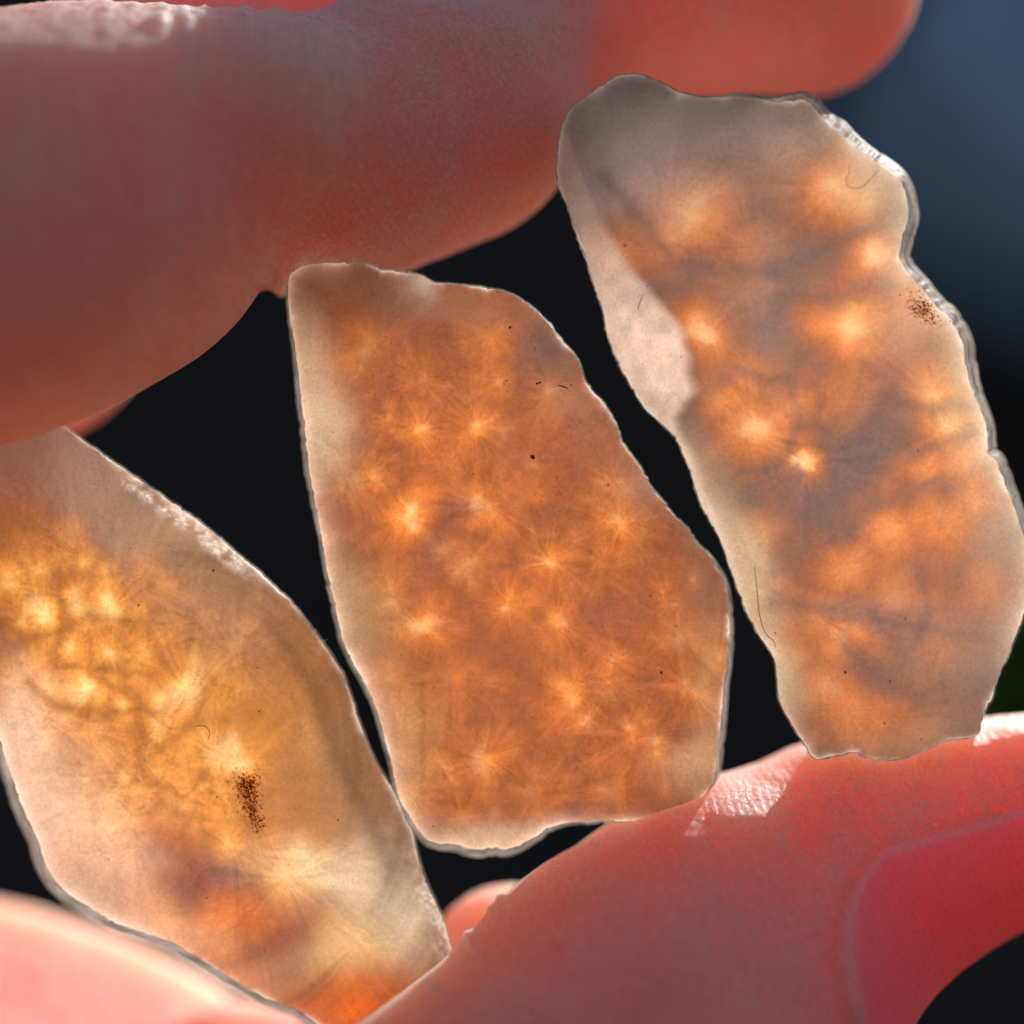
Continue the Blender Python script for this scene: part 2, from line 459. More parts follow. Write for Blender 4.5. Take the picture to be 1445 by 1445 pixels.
def skin_material():
    m, nt = new_mat('skin'); n = N(nt)
    out = n('ShaderNodeOutputMaterial'); b = n('ShaderNodeBsdfPrincipled')
    tc = n('ShaderNodeTexCoord')
    big = n('ShaderNodeTexNoise'); n.set(big, Scale=120.0, Detail=5.0, Roughness=0.6)
    r = n('ShaderNodeValToRGB')
    r.color_ramp.elements[0].position = 0.32; r.color_ramp.elements[0].color = (0.87, 0.33, 0.25, 1)
    r.color_ramp.elements[1].position = 0.68; r.color_ramp.elements[1].color = (0.93, 0.42, 0.33, 1)
    n.link(tc.outputs['Object'], big.inputs['Vector']); n.link(big.outputs['Fac'], r.inputs['Fac'])
    n.link(r.outputs['Color'], b.inputs['Base Color'])
    b.inputs['Subsurface Weight'].default_value = 1.0
    b.inputs['Subsurface Radius'].default_value = (1.0, 0.095, 0.05)
    b.inputs['Subsurface Scale'].default_value = 0.032
    b.subsurface_method = 'RANDOM_WALK_SKIN'
    b.inputs['Subsurface Anisotropy'].default_value = 0.8
    b.inputs['Roughness'].default_value = 0.52
    b.inputs['Specular IOR Level'].default_value = 0.6
    b.inputs['Sheen Weight'].default_value = 0.15
    b.inputs['Sheen Roughness'].default_value = 0.45
    # pale dry hairlines in the skin
    mpl = n('ShaderNodeMapping'); mpl.inputs['Scale'].default_value = (1.5, 0.8, 0.55)
    wob = n('ShaderNodeTexNoise'); n.set(wob, Scale=900.0, Detail=3.0)
    n.link(tc.outputs['Object'], wob.inputs['Vector'])
    va = n('ShaderNodeVectorMath'); va.operation = 'SCALE'; va.inputs['Scale'].default_value = 0.0014
    n.link(wob.outputs['Color'], va.inputs[0])
    vb = n('ShaderNodeVectorMath'); vb.operation = 'ADD'
    n.link(tc.outputs['Object'], vb.inputs[0]); n.link(va.outputs[0], vb.inputs[1])
    n.link(vb.outputs[0], mpl.inputs['Vector'])
    vl = n('ShaderNodeTexVoronoi'); vl.feature = 'DISTANCE_TO_EDGE'; n.set(vl, Scale=760.0)
    n.link(mpl.outputs[0], vl.inputs['Vector'])
    ml = n('ShaderNodeMapRange'); n.set(ml, **{'From Min': 0.0, 'From Max': 0.045, 'To Min': 1.0, 'To Max': 0.0})
    n.link(vl.outputs['Distance'], ml.inputs['Value'])
    pm = n('ShaderNodeTexNoise'); n.set(pm, Scale=330.0, Detail=4.0)
    pr = n('ShaderNodeMapRange'); n.set(pr, **{'From Min': 0.46, 'From Max': 0.7, 'To Min': 0.0, 'To Max': 0.5})
    n.link(tc.outputs['Object'], pm.inputs['Vector']); n.link(pm.outputs['Fac'], pr.inputs['Value'])
    mm = n('ShaderNodeMath'); mm.operation = 'MULTIPLY'
    n.link(ml.outputs[0], mm.inputs[0]); n.link(pr.outputs[0], mm.inputs[1])
    mc = n('ShaderNodeMixRGB'); mc.inputs[2].default_value = (0.95, 0.72, 0.62, 1)
    n.link(mm.outputs[0], mc.inputs[0]); n.link(r.outputs['Color'], mc.inputs[1])
    cell = n('ShaderNodeTexVoronoi'); cell.feature = 'DISTANCE_TO_EDGE'; n.set(cell, Scale=1900.0)
    n.link(vb.outputs[0], cell.inputs['Vector'])
    cr = n('ShaderNodeMapRange'); n.set(cr, **{'From Min': 0.0, 'From Max': 0.35, 'To Min': 0.84, 'To Max': 1.06})
    n.link(cell.outputs['Distance'], cr.inputs['Value'])
    gn = n('ShaderNodeTexNoise'); n.set(gn, Scale=4200.0, Detail=4.0, Roughness=0.75)
    gr = n('ShaderNodeMapRange'); n.set(gr, **{'From Min': 0.3, 'From Max': 0.7, 'To Min': 0.80, 'To Max': 1.16})
    n.link(tc.outputs['Object'], gn.inputs['Vector']); n.link(gn.outputs['Fac'], gr.inputs['Value'])
    lr = n('ShaderNodeTexNoise'); n.set(lr, Scale=190.0, Detail=6.0, Roughness=0.7)
    lm = n('ShaderNodeMapping'); lm.inputs['Scale'].default_value = (3.2, 1, 0.7); lm.inputs['Rotation'].default_value = (0, 0.35, 0)
    n.link(tc.outputs['Object'], lm.inputs[0]); n.link(lm.outputs[0], lr.inputs['Vector'])
    lq = n('ShaderNodeMapRange'); n.set(lq, **{'From Min': 0.3, 'From Max': 0.7, 'To Min': 0.86, 'To Max': 1.07})
    n.link(lr.outputs['Fac'], lq.inputs['Value'])
    q1 = n('ShaderNodeMath'); q1.operation = 'MULTIPLY'; q2 = n('ShaderNodeMath'); q2.operation = 'MULTIPLY'
    n.link(cr.outputs[0], q1.inputs[0]); n.link(gr.outputs[0], q1.inputs[1])
    n.link(q1.outputs[0], q2.inputs[0]); n.link(lq.outputs[0], q2.inputs[1])
    mq = n('ShaderNodeVectorMath'); mq.operation = 'SCALE'
    nb = n('ShaderNodeAttribute'); nb.attribute_name = 'nail_bed'
    nm = n('ShaderNodeMixRGB'); nm.inputs[2].default_value = (0.72, 0.17, 0.19, 1)
    n.link(nb.outputs['Fac'], nm.inputs[0]); n.link(mc.outputs[0], nm.inputs[1])
    cu = n('ShaderNodeAttribute'); cu.attribute_name = 'cuticle'
    cq = n('ShaderNodeMath'); cq.operation = 'MULTIPLY'; cq.inputs[1].default_value = 0.75
    cm = n('ShaderNodeMixRGB'); cm.inputs[2].default_value = (0.92, 0.42, 0.38, 1)
    n.link(cu.outputs['Fac'], cq.inputs[0]); n.link(cq.outputs[0], cm.inputs[0]); n.link(nm.outputs[0], cm.inputs[1])
    n.link(cm.outputs[0], mq.inputs[0])
    qs = n('ShaderNodeMapRange'); n.set(qs, **{'From Min': 0.0, 'From Max': 1.0, 'To Min': 1.0, 'To Max': 0.25})
    n.link(nb.outputs['Fac'], qs.inputs['Value'])
    qa = n('ShaderNodeMath'); qa.operation = 'SUBTRACT'; qa.inputs[1].default_value = 1.0
    qm = n('ShaderNodeMath'); qm.operation = 'MULTIPLY_ADD'; qm.inputs[2].default_value = 1.0
    n.link(q2.outputs[0], qa.inputs[0]); n.link(qa.outputs[0], qm.inputs[0]); n.link(qs.outputs[0], qm.inputs[1]); n.link(qm.outputs[0], mq.inputs['Scale'])
    mz = n('ShaderNodeVectorMath'); mz.operation = 'MINIMUM'; mz.inputs[1].default_value = (0.96, 0.96, 0.96)
    rw = n('ShaderNodeMapRange'); n.set(rw, **{'To Min': 0.96, 'To Max': 1.02})
    mq2 = n('ShaderNodeVectorMath'); mq2.operation = 'SCALE'
    n.link(mq.outputs[0], mq2.inputs[0]); n.link(rw.outputs[0], mq2.inputs['Scale'])
    n.link(mq2.outputs[0], mz.inputs[0])
    n.link(mz.outputs[0], b.inputs['Base Color'])
    # friction ridges + fine flaky cell pattern
    wv = n('ShaderNodeTexWave'); wv.bands_direction = 'X'
    n.set(wv, Scale=620.0, Distortion=9.0, Detail=2.0)
    wv.inputs['Detail Scale'].default_value = 0.35
    mp = n('ShaderNodeMapping'); mp.inputs['Rotation'].default_value = (0.3, 0.5, 0.25)
    n.link(tc.outputs['Object'], mp.inputs['Vector']); n.link(mp.outputs[0], wv.inputs['Vector'])
    vo = n('ShaderNodeTexVoronoi'); vo.feature = 'DISTANCE_TO_EDGE'; n.set(vo, Scale=1500.0)
    ns = n('ShaderNodeTexNoise'); n.set(ns, Scale=700.0, Detail=8.0, Roughness=0.65)
    n.link(tc.outputs['Object'], vo.inputs['Vector']); n.link(tc.outputs['Object'], ns.inputs['Vector'])
    b1 = n('ShaderNodeBump'); n.set(b1, Strength=0.22, Distance=0.00006)
    b2 = n('ShaderNodeBump'); n.set(b2, Strength=0.35, Distance=0.00012)
    b3 = n('ShaderNodeBump'); n.set(b3, Strength=0.75, Distance=0.0003)
    b4 = n('ShaderNodeBump'); n.set(b4, Strength=0.5, Distance=0.00015)
    n.link(wv.outputs['Fac'], b1.inputs['Height']); n.link(wv.outputs['Fac'], rw.inputs['Value'])
    n.link(vo.outputs['Distance'], b2.inputs['Height']); n.link(b1.outputs[0], b2.inputs['Normal'])
    n.link(ns.outputs['Fac'], b3.inputs['Height']); n.link(b2.outputs[0], b3.inputs['Normal'])
    n.link(mm.outputs[0], b4.inputs['Height']); n.link(b3.outputs[0], b4.inputs['Normal'])
    n.link(b4.outputs[0], b.inputs['Normal'])
    n.link(b.outputs[0], out.inputs['Surface'])
    return m

skin = skin_mesh()
displace_skin(skin)
skin.materials.clear(); skin.materials.append(skin_material())
hand = bpy.data.objects.new('hand', skin)
sc.collection.objects.link(hand)
hand['label'] = 'hand pinching three stones between index finger and thumb, backlit red'
hand['category'] = 'hand'

def build_nail():
    m, nt = new_mat('fingernail'); n = N(nt)
    out = n('ShaderNodeOutputMaterial'); mix = n('ShaderNodeMixShader')
    tr = n('ShaderNodeBsdfTransparent'); tr.inputs['Color'].default_value = (1.0, 0.93, 0.95, 1)
    b = n('ShaderNodeBsdfPrincipled')
    b.inputs['Base Color'].default_value = (0.94, 0.24, 0.32, 1)
    b.inputs['Roughness'].default_value = 0.42
    b.inputs['Coat Weight'].default_value = 0.1
    b.inputs['Subsurface Weight'].default_value = 1.0
    b.inputs['Subsurface Radius'].default_value = (1.0, 0.3, 0.3)
    b.inputs['Subsurface Scale'].default_value = 0.002
    b.inputs['Coat Roughness'].default_value = 0.3
    tc = n('ShaderNodeTexCoord'); ns = n('ShaderNodeTexNoise'); n.set(ns, Scale=260.0, Detail=5.0)
    mp = n('ShaderNodeMapping'); mp.inputs['Scale'].default_value = (0.15, 1, 1)
    bp = n('ShaderNodeBump'); n.set(bp, Strength=0.2, Distance=0.0002)
    n.link(tc.outputs['Object'], mp.inputs[0]); n.link(mp.outputs[0], ns.inputs['Vector'])
    n.link(ns.outputs['Fac'], bp.inputs['Height']); n.link(bp.outputs[0], b.inputs['Normal'])
    ea = n('ShaderNodeAttribute'); ea.attribute_name = 'side_strip'
    em = n('ShaderNodeMapRange'); n.set(em, **{'To Min': 0.09, 'To Max': 0.6})
    ec = n('ShaderNodeMixRGB'); ec.inputs[1].default_value = (0.94, 0.24, 0.26, 1); ec.inputs[2].default_value = (0.50, 0.40, 0.37, 1)
    n.link(ea.outputs['Fac'], em.inputs['Value']); n.link(ea.outputs['Fac'], ec.inputs[0])
    n.link(ec.outputs[0], b.inputs['Base Color']); n.link(em.outputs[0], mix.inputs[0])
    n.link(tr.outputs[0], mix.inputs[1]); n.link(b.outputs[0], mix.inputs[2]); n.link(mix.outputs[0], out.inputs['Surface'])
    nu, nv = 44, 34
    Q = []
    for j in range(nv):
        q = -1 + 2 * j / (nv - 1)
        a = math.radians(NAIL_A + NAIL_H * q * 0.97)
        s0 = float(nail_start(np.array(NAIL_A + NAIL_H * q * 0.97))) + 0.12
        for i in range(nu):
            s = s0 + (15.8 - s0) * i / (nu - 1)
            Q.append((s, a))
    Q = np.array(Q)
    dirs = np.cos(Q[:, 1])[:, None] * TF + np.sin(Q[:, 1])[:, None] * TU
    base = TA + Q[:, :1] * TT
    lo = np.full(len(Q), 0.5); hi = np.full(len(Q), 16.0)
    for _ in range(26):
        mid = (lo + hi) / 2
        v = thumb.at_points(base + dirs * mid[:, None])
        lo = np.where(v < 0, mid, lo); hi = np.where(v < 0, hi, mid)
    r = lo
    top = base + dirs * (r + 0.06)[:, None]
    bot = base + dirs * (r - 0.30)[:, None]
    V = np.concatenate([top, bot]) * MM
    K = nu * nv; F = []
    for j in range(nv - 1):
        for i in range(nu - 1):
            a = j * nu + i
            F.append((a, a + 1, a + nu + 1, a + nu)); F.append((K + a, K + a + nu, K + a + nu + 1, K + a + 1))
    loop = [i for i in range(nu)] + [j * nu + nu - 1 for j in range(1, nv)] + [(nv - 1) * nu + i for i in range(nu - 2, -1, -1)] + [j * nu for j in range(nv - 2, 0, -1)]
    for a, b_ in zip(loop, loop[1:] + loop[:1]):
        F.append((b_, a, K + a, K + b_))
    o = link_mesh('fingernail', V, F, m, hand)
    qq = np.repeat(np.linspace(-1, 1, nv), nu)
    st = sstep(0.62, 0.86, qq) * sstep(1.04, 0.96, qq)
    o.data.attributes.new('side_strip', 'FLOAT', 'POINT').data.foreach_set('value', np.concatenate([st, st]).astype(np.float32))
build_nail()

# ------------------------------------------------------------------ the stones
OUT_MID = [(407,397),(411,386),(428,376),(449,372),(491,371),(524,375.5),(543,381),(571,384.6),(585,387),(594.5,389),(605.6,395.7),(615,400),(640,401.8),(668,404.8),(698,409),(723,416.4),(745,429),(765,447),(780,465),(794,484),(811,502),(820,520),(823,531.5),(834,551),(851,569),(863,588),(871,606),(877,621),(891,643.6),(907.6,667),(917,685),(935,707),(949,726.6),(965.7,743),(977,757),(984,769.5),(999,783.5),(1012,800.5),(1022.5,821.5),(1026.6,846),(1028.6,871),(1027.5,918),(1022.5,951.6),(1020,974),(1018,1001),(1014,1034.7),(1010,1073),(1007,1095.6),(1000,1112),(985,1131.6),(966,1148),(943.6,1156.5),(894,1158),(838,1159),(791,1162),(765,1174),(743,1187),(715.6,1197),(696,1196),(677,1198),(657,1195),(643.6,1191),(616,1189.5),(599,1180),(583,1159),(566,1130),(558,1102),(551,1069),(541,1033),(533,1003),(522,978),(511,955.6),(497,931),(486,908.6),(477.5,875),(472,850.5),(465,820),(458,782),(453,748.6),(443.7,704),(435,649),(430,599),(424,555),(421.5,521.6),(416,483),(409,441),(407,408)]
OUT_RIGHT = [(796.6,171),(807.7,152),(830,135),(857.5,116),(880,105.5),(904.6,106),(929.5,116),(957,130),(985,137),(1012.5,138.7),(1037.4,136),(1057,138),(1073.4,142),(1095.6,145.6),(1117.7,143),(1137,143),(1146,151),(1157,165),(1168.4,177),(1181,183.5),(1194.6,198),(1207,209.6),(1229.5,224.6),(1249.4,237),(1267,252),(1275.6,267),(1279,284),(1281,304),(1275.6,324),(1270.6,344),(1268,364),(1277,381.5),(1292,399),(1309,419),(1323,436),(1336,446),(1348.5,466),(1355,482),(1361,509),(1366,536),(1373,557),(1382,578),(1389,596.5),(1393,619),(1394,640),(1404.5,650),(1411,667),(1417,686),(1425,702),(1430,716.6),(1438,739),(1443.6,755),(1452,785),(1455,820),(1450,850),(1443.6,866),(1438,882.7),(1430,905),(1418.7,932.5),(1405,960),(1399,985),(1388,1004.5),(1383,1026.6),(1373,1039),(1341,1043),(1322,1050),(1280,1068),(1250,1072),(1216.6,1067),(1211,1060),(1190,1064),(1169.6,1068),(1150,1069.5),(1131,1043),(1111,1010),(1100,988),(1096,949),(1090.7,924),(1070,894),(1056,869),(1045,841),(1037.5,822.6),(1021,773),(1012.5,753.5),(990,712),(974,665),(964,640),(954.4,620.6),(935,598.4),(913,579),(902,562.4),(885,535),(871,507),(859,476.6),(852,441.5),(841,410),(827,365),(813,329),(802,293),(787,257),(788,213),(792,188)]
OUT_LEFT = [(66,586),(111,618),(155,648.6),(194,676),(235,704),(274,731.6),(310,760.7),(340.5,787),(371,812),(398.6,839.6),(411,851),(444,893),(466,923),(483,951),(494,979),(501,1001),(516,1045),(532,1078),(546,1102),(560,1127),(571,1155),(582,1178),(593.4,1225),(613,1272),(626.6,1302.4),(639,1349.5),(640,1400),(610,1450),(560,1482),(500,1480),(447,1443.6),(419,1424),(369,1404),(318,1373.7),(268.5,1343),(221.5,1321),(166,1303),(135.6,1285),(91,1254.7),(66.4,1221.5),(55,1185.5),(36,1146.7),(16.6,1094),(0,1044),(-18,995),(-40,900),(-50,800),(-42,700),(-18,620),(15,572),(45,570)]

def resample(P_, n):
    P_ = np.asarray(P_, float)
    M = len(P_)
    out = []
    for i in range(M):
        p0, p1, p2, p3 = P_[i-1], P_[i], P_[(i+1) % M], P_[(i+2) % M]
        for t in np.linspace(0, 1, 12, endpoint=False):
            out.append(0.5 * ((2*p1) + (-p0+p2)*t + (2*p0-5*p1+4*p2-p3)*t*t + (-p0+3*p1-3*p2+p3)*t**3))
    out = np.array(out)
    seg = np.linalg.norm(np.roll(out, -1, 0) - out, axis=1)
    cum = np.concatenate([[0], np.cumsum(seg)])
    u = np.linspace(0, cum[-1], n, endpoint=False)
    ext = np.vstack([out, out[:1]])
    return np.stack([np.interp(u, cum, ext[:, 0]), np.interp(u, cum, ext[:, 1])], 1)

def outward(O):
    t = np.roll(O, -3, 0) - np.roll(O, 3, 0)
    t /= np.linalg.norm(t, axis=1)[:, None] + 1e-9
    n = np.stack([t[:, 1], -t[:, 0]], 1)
    area = 0.5 * np.sum(O[:, 0] * np.roll(O[:, 1], -1) - np.roll(O[:, 0], -1) * O[:, 1])
    return n if area > 0 else -n

def splat(col, X, Y, lst, warp=None):
    for (x, y, sx, sy, ang, rgb, wt) in lst:
        dx, dy = X - x, Y - y
        if warp is not None: dx = dx + warp[0]; dy = dy + warp[1]
        c, s = math.cos(math.radians(ang)), math.sin(math.radians(ang))
        u, v = dx * c + dy * s, -dx * s + dy * c
        g = (wt * np.exp(-(u / sx) ** 2 - (v / sy) ** 2))[:, None]
        col = col * (1 - g) + lin(rgb) * g
    return col

def spherulites(X, Y, C, seed, warp_amp, fibre, web, web_w, cols, soft):
    """radiating growth centres: C = (x, y, radius, brightness). Returns colour field."""
    wx = warp_amp * fbm(X / 70, Y / 70, seed, 4); wy = warp_amp * fbm(X / 70 + 31, Y / 70 + 7, seed, 4)
    xs, ys = X + wx, Y + wy
    C = np.asarray(C, float)
    d1 = np.full(X.shape, 1e9); d2 = d1.copy(); idx = np.zeros(X.shape, int)
    for i, (cx, cy, r, b) in enumerate(C):
        d = np.hypot(xs - cx, ys - cy) / r
        n1 = d < d1
        d2 = np.where(n1, d1, np.minimum(d2, d)); idx = np.where(n1, i, idx); d1 = np.where(n1, d, d1)
    cx, cy, r, b = C[idx].T
    dx, dy = X + 0.4 * wx - cx, Y + 0.4 * wy - cy
    th = np.arctan2(dy, dx); rad = np.hypot(dx, dy)
    # fibres: noise round the angle, slowly drifting outwards
    fx, fy_ = np.cos(th), np.sin(th)
    f = 0.55 * noise3(fx * 5 + idx * 7.1, fy_ * 5, rad / 60 + seed) + 0.45 * noise3(fx * 14 + idx * 3.3, fy_ * 14, rad / 90 + seed) + 0.35 * noise3(fx * 34 + idx, fy_ * 34, rad / 120)
    t = d1 * (1 - 0.42 * f * fibre * sstep(0.03, 0.3, d1))
    stops, cc = cols
    cc = np.array([lin(c) for c in cc])
    out = np.stack([np.interp(t, stops, cc[:, k]) for k in range(3)], -1)
    core = np.stack([np.interp(np.minimum(t, stops[-1]), stops, cc[:, k]) for k in range(3)], -1)
    base = np.array([np.interp(0.62, stops, cc[:, k]) for k in range(3)])
    wb = np.clip(b, 0, 1.2)[:, None]
    near = sstep(0.62, 0.2, t)[:, None]
    out = core * (1 - near * (1 - wb)) + base * near * (1 - wb)
    edge = sstep(web_w, 0.0, d2 - d1)[:, None] * web
    out = out * (1 - edge) + lin((122, 96, 90)) * edge
    out = out * (1 + 0.16 * fibre * (f * sstep(0.0, 0.25, d1) * sstep(1.6, 0.5, d1)))[:, None]
    return out

def soft_field(X, Y, C, seed, warp_amp, core, cw):
    """cloudy growth centres seen deep in the stone: smooth sum, 0..1"""
    wx = warp_amp * fbm(X / 55, Y / 55, seed, 4); wy = warp_amp * fbm(X / 55 + 31, Y / 55 + 7, seed, 4)
    v = np.zeros(X.shape)
    for i, (cx, cy, r, b) in enumerate(C):
        dx, dy = X + wx - cx, Y + wy - cy
        th = np.arctan2(dy, dx)
        rr = r * (1 + 0.28 * noise3(np.cos(th) * 1.3 + i * 5.1, np.sin(th) * 1.3, seed))
        q = np.hypot(dx, dy) / rr
        v = v + (0.12 + 0.88 * b) * ((1 - core) * np.exp(-(q / 0.95) ** 2) + core * np.exp(-(q / cw) ** 2))
    return 1 - np.exp(-1.25 * v)

def sprays(c, X, Y, C, seed, amp, reach):
    """needle sprays that overlap one another, light and dark needles"""
    g = np.zeros(X.shape)
    rr = random.Random(int(seed * 10))
    wx = 5 * fbm(X / 25, Y / 25, seed, 3); wy = 5 * fbm(X / 25 + 3, Y / 25 + 8, seed, 3)
    for i, (cx, cy, r, b) in enumerate(C):
        dx, dy = X + wx - cx, Y + wy - cy
        rad = np.hypot(dx, dy); th = np.arctan2(dy, dx)
        R_ = reach * rr.uniform(0.5, 1.5)
        sec = sstep(-0.2, 0.5, noise3(np.cos(th) * 1.5 + i * 9.7, np.sin(th) * 1.5, 0 * th + seed))
        f = noise3(np.cos(th) * 9 + i * 3, np.sin(th) * 9, rad / 80) + 0.8 * noise3(np.cos(th) * 26 + i, np.sin(th) * 26, rad / 60)
        g += (0.4 + 0.6 * b) * f * sec * np.exp(-rad / R_) * sstep(4, 16, rad)
    return c * np.clip(1 + amp * g, 0.45, 1.8)[:, None]

def veins(c, X, Y, lines, rgb, width, wt, seed):
    """soft grey walls between the growths"""
    wx = 7 * fbm(X / 30, Y / 30, seed, 3); wy = 7 * fbm(X / 30 + 5, Y / 30 + 3, seed, 3)
    for L in lines:
        d = polydist(X + wx, Y + wy, np.array(L, float), closed=False)
        wd = width * (1 + 0.45 * fbm(X / 45, Y / 45, seed + 3, 2))
        g = (wt * np.exp(-(d / wd) ** 2))[:, None]
        c = c * (1 - g) + lin(rgb) * g
    return c

def ramp(v, stops, cols):
    cc = np.array([lin(c) for c in cols])
    return np.stack([np.interp(v, stops, cc[:, k]) for k in range(3)], -1)

def col_mid(X, Y, d):
    C = [(578,721,62,1.15),(690,715,58,.8),(522,487,60,.75),(590,608,58,.8),(668,610,60,.7),(525,665,48,.5),(705,540,55,.45),(775,555,55,.55),(878,740,62,.75),(780,790,58,.8),(720,845,50,.65),(780,882,60,.7),(600,885,62,.8),(558,830,45,.7),(812,985,60,.7),(835,1015,40,.75),(893,1040,48,.75),(932,1062,52,.8),(690,1070,62,.65),(638,1085,42,.45),(955,895,62,.55),(940,840,40,.4),(866,925,40,.35),(977,980,40,.35),(1012,930,40,.7),(700,468,60,.3),(555,965,55,.45),(575,1120,55,.5),(650,1150,50,.35),(665,790,44,.4),(872,680,40,.35),(480,560,55,.3),(480,690,50,.35),(545,600,26,.45),(860,960,40,.3),(760,700,40,.1),(640,960,60,.15),(760,1120,60,.25),(850,800,50,.1),(640,660,36,.1),(600,540,60,.2),(860,1120,60,.2)]
    cols = ([0, .08, .25, .55, 1.0, 1.6, 2.6], [(255,226,180),(250,196,136),(222,138,66),(196,112,52),(172,96,52),(150,88,58),(136,84,64)])
    cs = spherulites(X, Y, C, 1.7, 40, 1.0, 0.12, 0.35, cols, 1)
    v = soft_field(X, Y, [(x, y, r * (0.42 + 0.45 * ((x * 7 + y * 3) % 10) / 10), b) for x, y, r, b in C], 2.2, 14, 0.55, 0.26)
    v = v + 0.16 * fbm(X / 70, Y / 70, 21.0, 5)
    cf = ramp(v, [-.2, .12, .35, .6, .8, 1.0], [(138,82,62),(160,90,54),(188,106,50),(216,136,64),(242,190,132),(255,230,190)])
    gm = sstep(0.05, 0.5, fbm(X / 48, Y / 48, 61.0, 4))[:, None]
    c = 0.38 * cs + 0.62 * cf
    c = c * (1 - 0.4 * gm) + lin((142, 84, 58)) * 0.4 * gm
    wp = (18 * fbm(X / 60, Y / 60, 5.0, 4), 18 * fbm(X / 60, Y / 60, 9.0, 4))
    c = splat(c, X, Y, [
        (450,590,46,70,-15,(202,176,142),.9),(440,520,30,90,-8,(206,176,142),.6),(480,850,60,60,0,(180,140,94),.7),(505,870,50,70,-20,(176,138,96),.5),
        (775,490,50,42,35,(120,98,92),.75),(660,430,110,26,8,(160,112,88),.7),(810,580,60,40,50,(162,122,98),.5),(555,420,60,40,0,(150,100,80),.6),
        (905,690,36,50,-30,(156,120,100),.65),(985,1075,55,42,-30,(190,158,122),.75),(1003,850,40,60,0,(150,108,84),.5),(1000,960,22,80,5,(206,160,110),.5),
        (565,1040,40,90,-8,(210,156,98),.55),(700,1180,95,22,-4,(206,176,144),.7),(595,395,22,22,0,(205,190,176),.6),
        (620,760,16,50,25,(134,84,70),.6),(650,715,45,14,0,(130,80,70),.55),(870,880,80,40,15,(150,88,66),.4),(600,690,14,50,8,(205,110,60),.4),(770,640,70,60,0,(166,92,62),.35)], wp)
    rr = random.Random(5)
    extra = [(rr.uniform(450, 1000), rr.uniform(430, 1150), 40, rr.uniform(0, .6)) for _ in range(46)]
    c = 0.86 * sprays(c, X, Y, C + extra, 4.0, 0.26, 48)
    for (x, y, r, b) in extra:
        g = (0.55 * b * np.exp(-np.hypot(X - x, (Y - y) * rr.uniform(.7, 1.4)) / rr.uniform(4, 14)))[:, None]
        c = c * (1 - g) + lin((236, 176, 112)) * g
    # cleavage line low at the left and clouded mottling
    m = 0.5 + 0.5 * fbm(X / 26, Y / 26, 3.0, 5)
    c = c * (0.86 + 0.28 * m)[:, None]
    ln = np.exp(-((X - 597 - 3 * fbm(Y / 30, 0 * Y, 2.0, 3)) / 4) ** 2) * sstep(930, 980, Y) * sstep(1150, 1100, Y)
    c = c * (1 - 0.16 * ln)[:, None]
    fl = sstep(0.30, 0.55, fbm(X / 7, Y / 7, 8.0, 3)) * sstep(0.05, 0.4, fbm(X / 60, Y / 60, 12.0, 3))
    c = c * (1 - 0.16 * fl)[:, None]
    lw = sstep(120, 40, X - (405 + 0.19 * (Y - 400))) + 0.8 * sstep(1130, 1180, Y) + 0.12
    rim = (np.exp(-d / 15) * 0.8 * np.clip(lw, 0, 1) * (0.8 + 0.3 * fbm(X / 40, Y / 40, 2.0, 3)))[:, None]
    return c * (1 - rim) + lin((230, 198, 172)) * rim

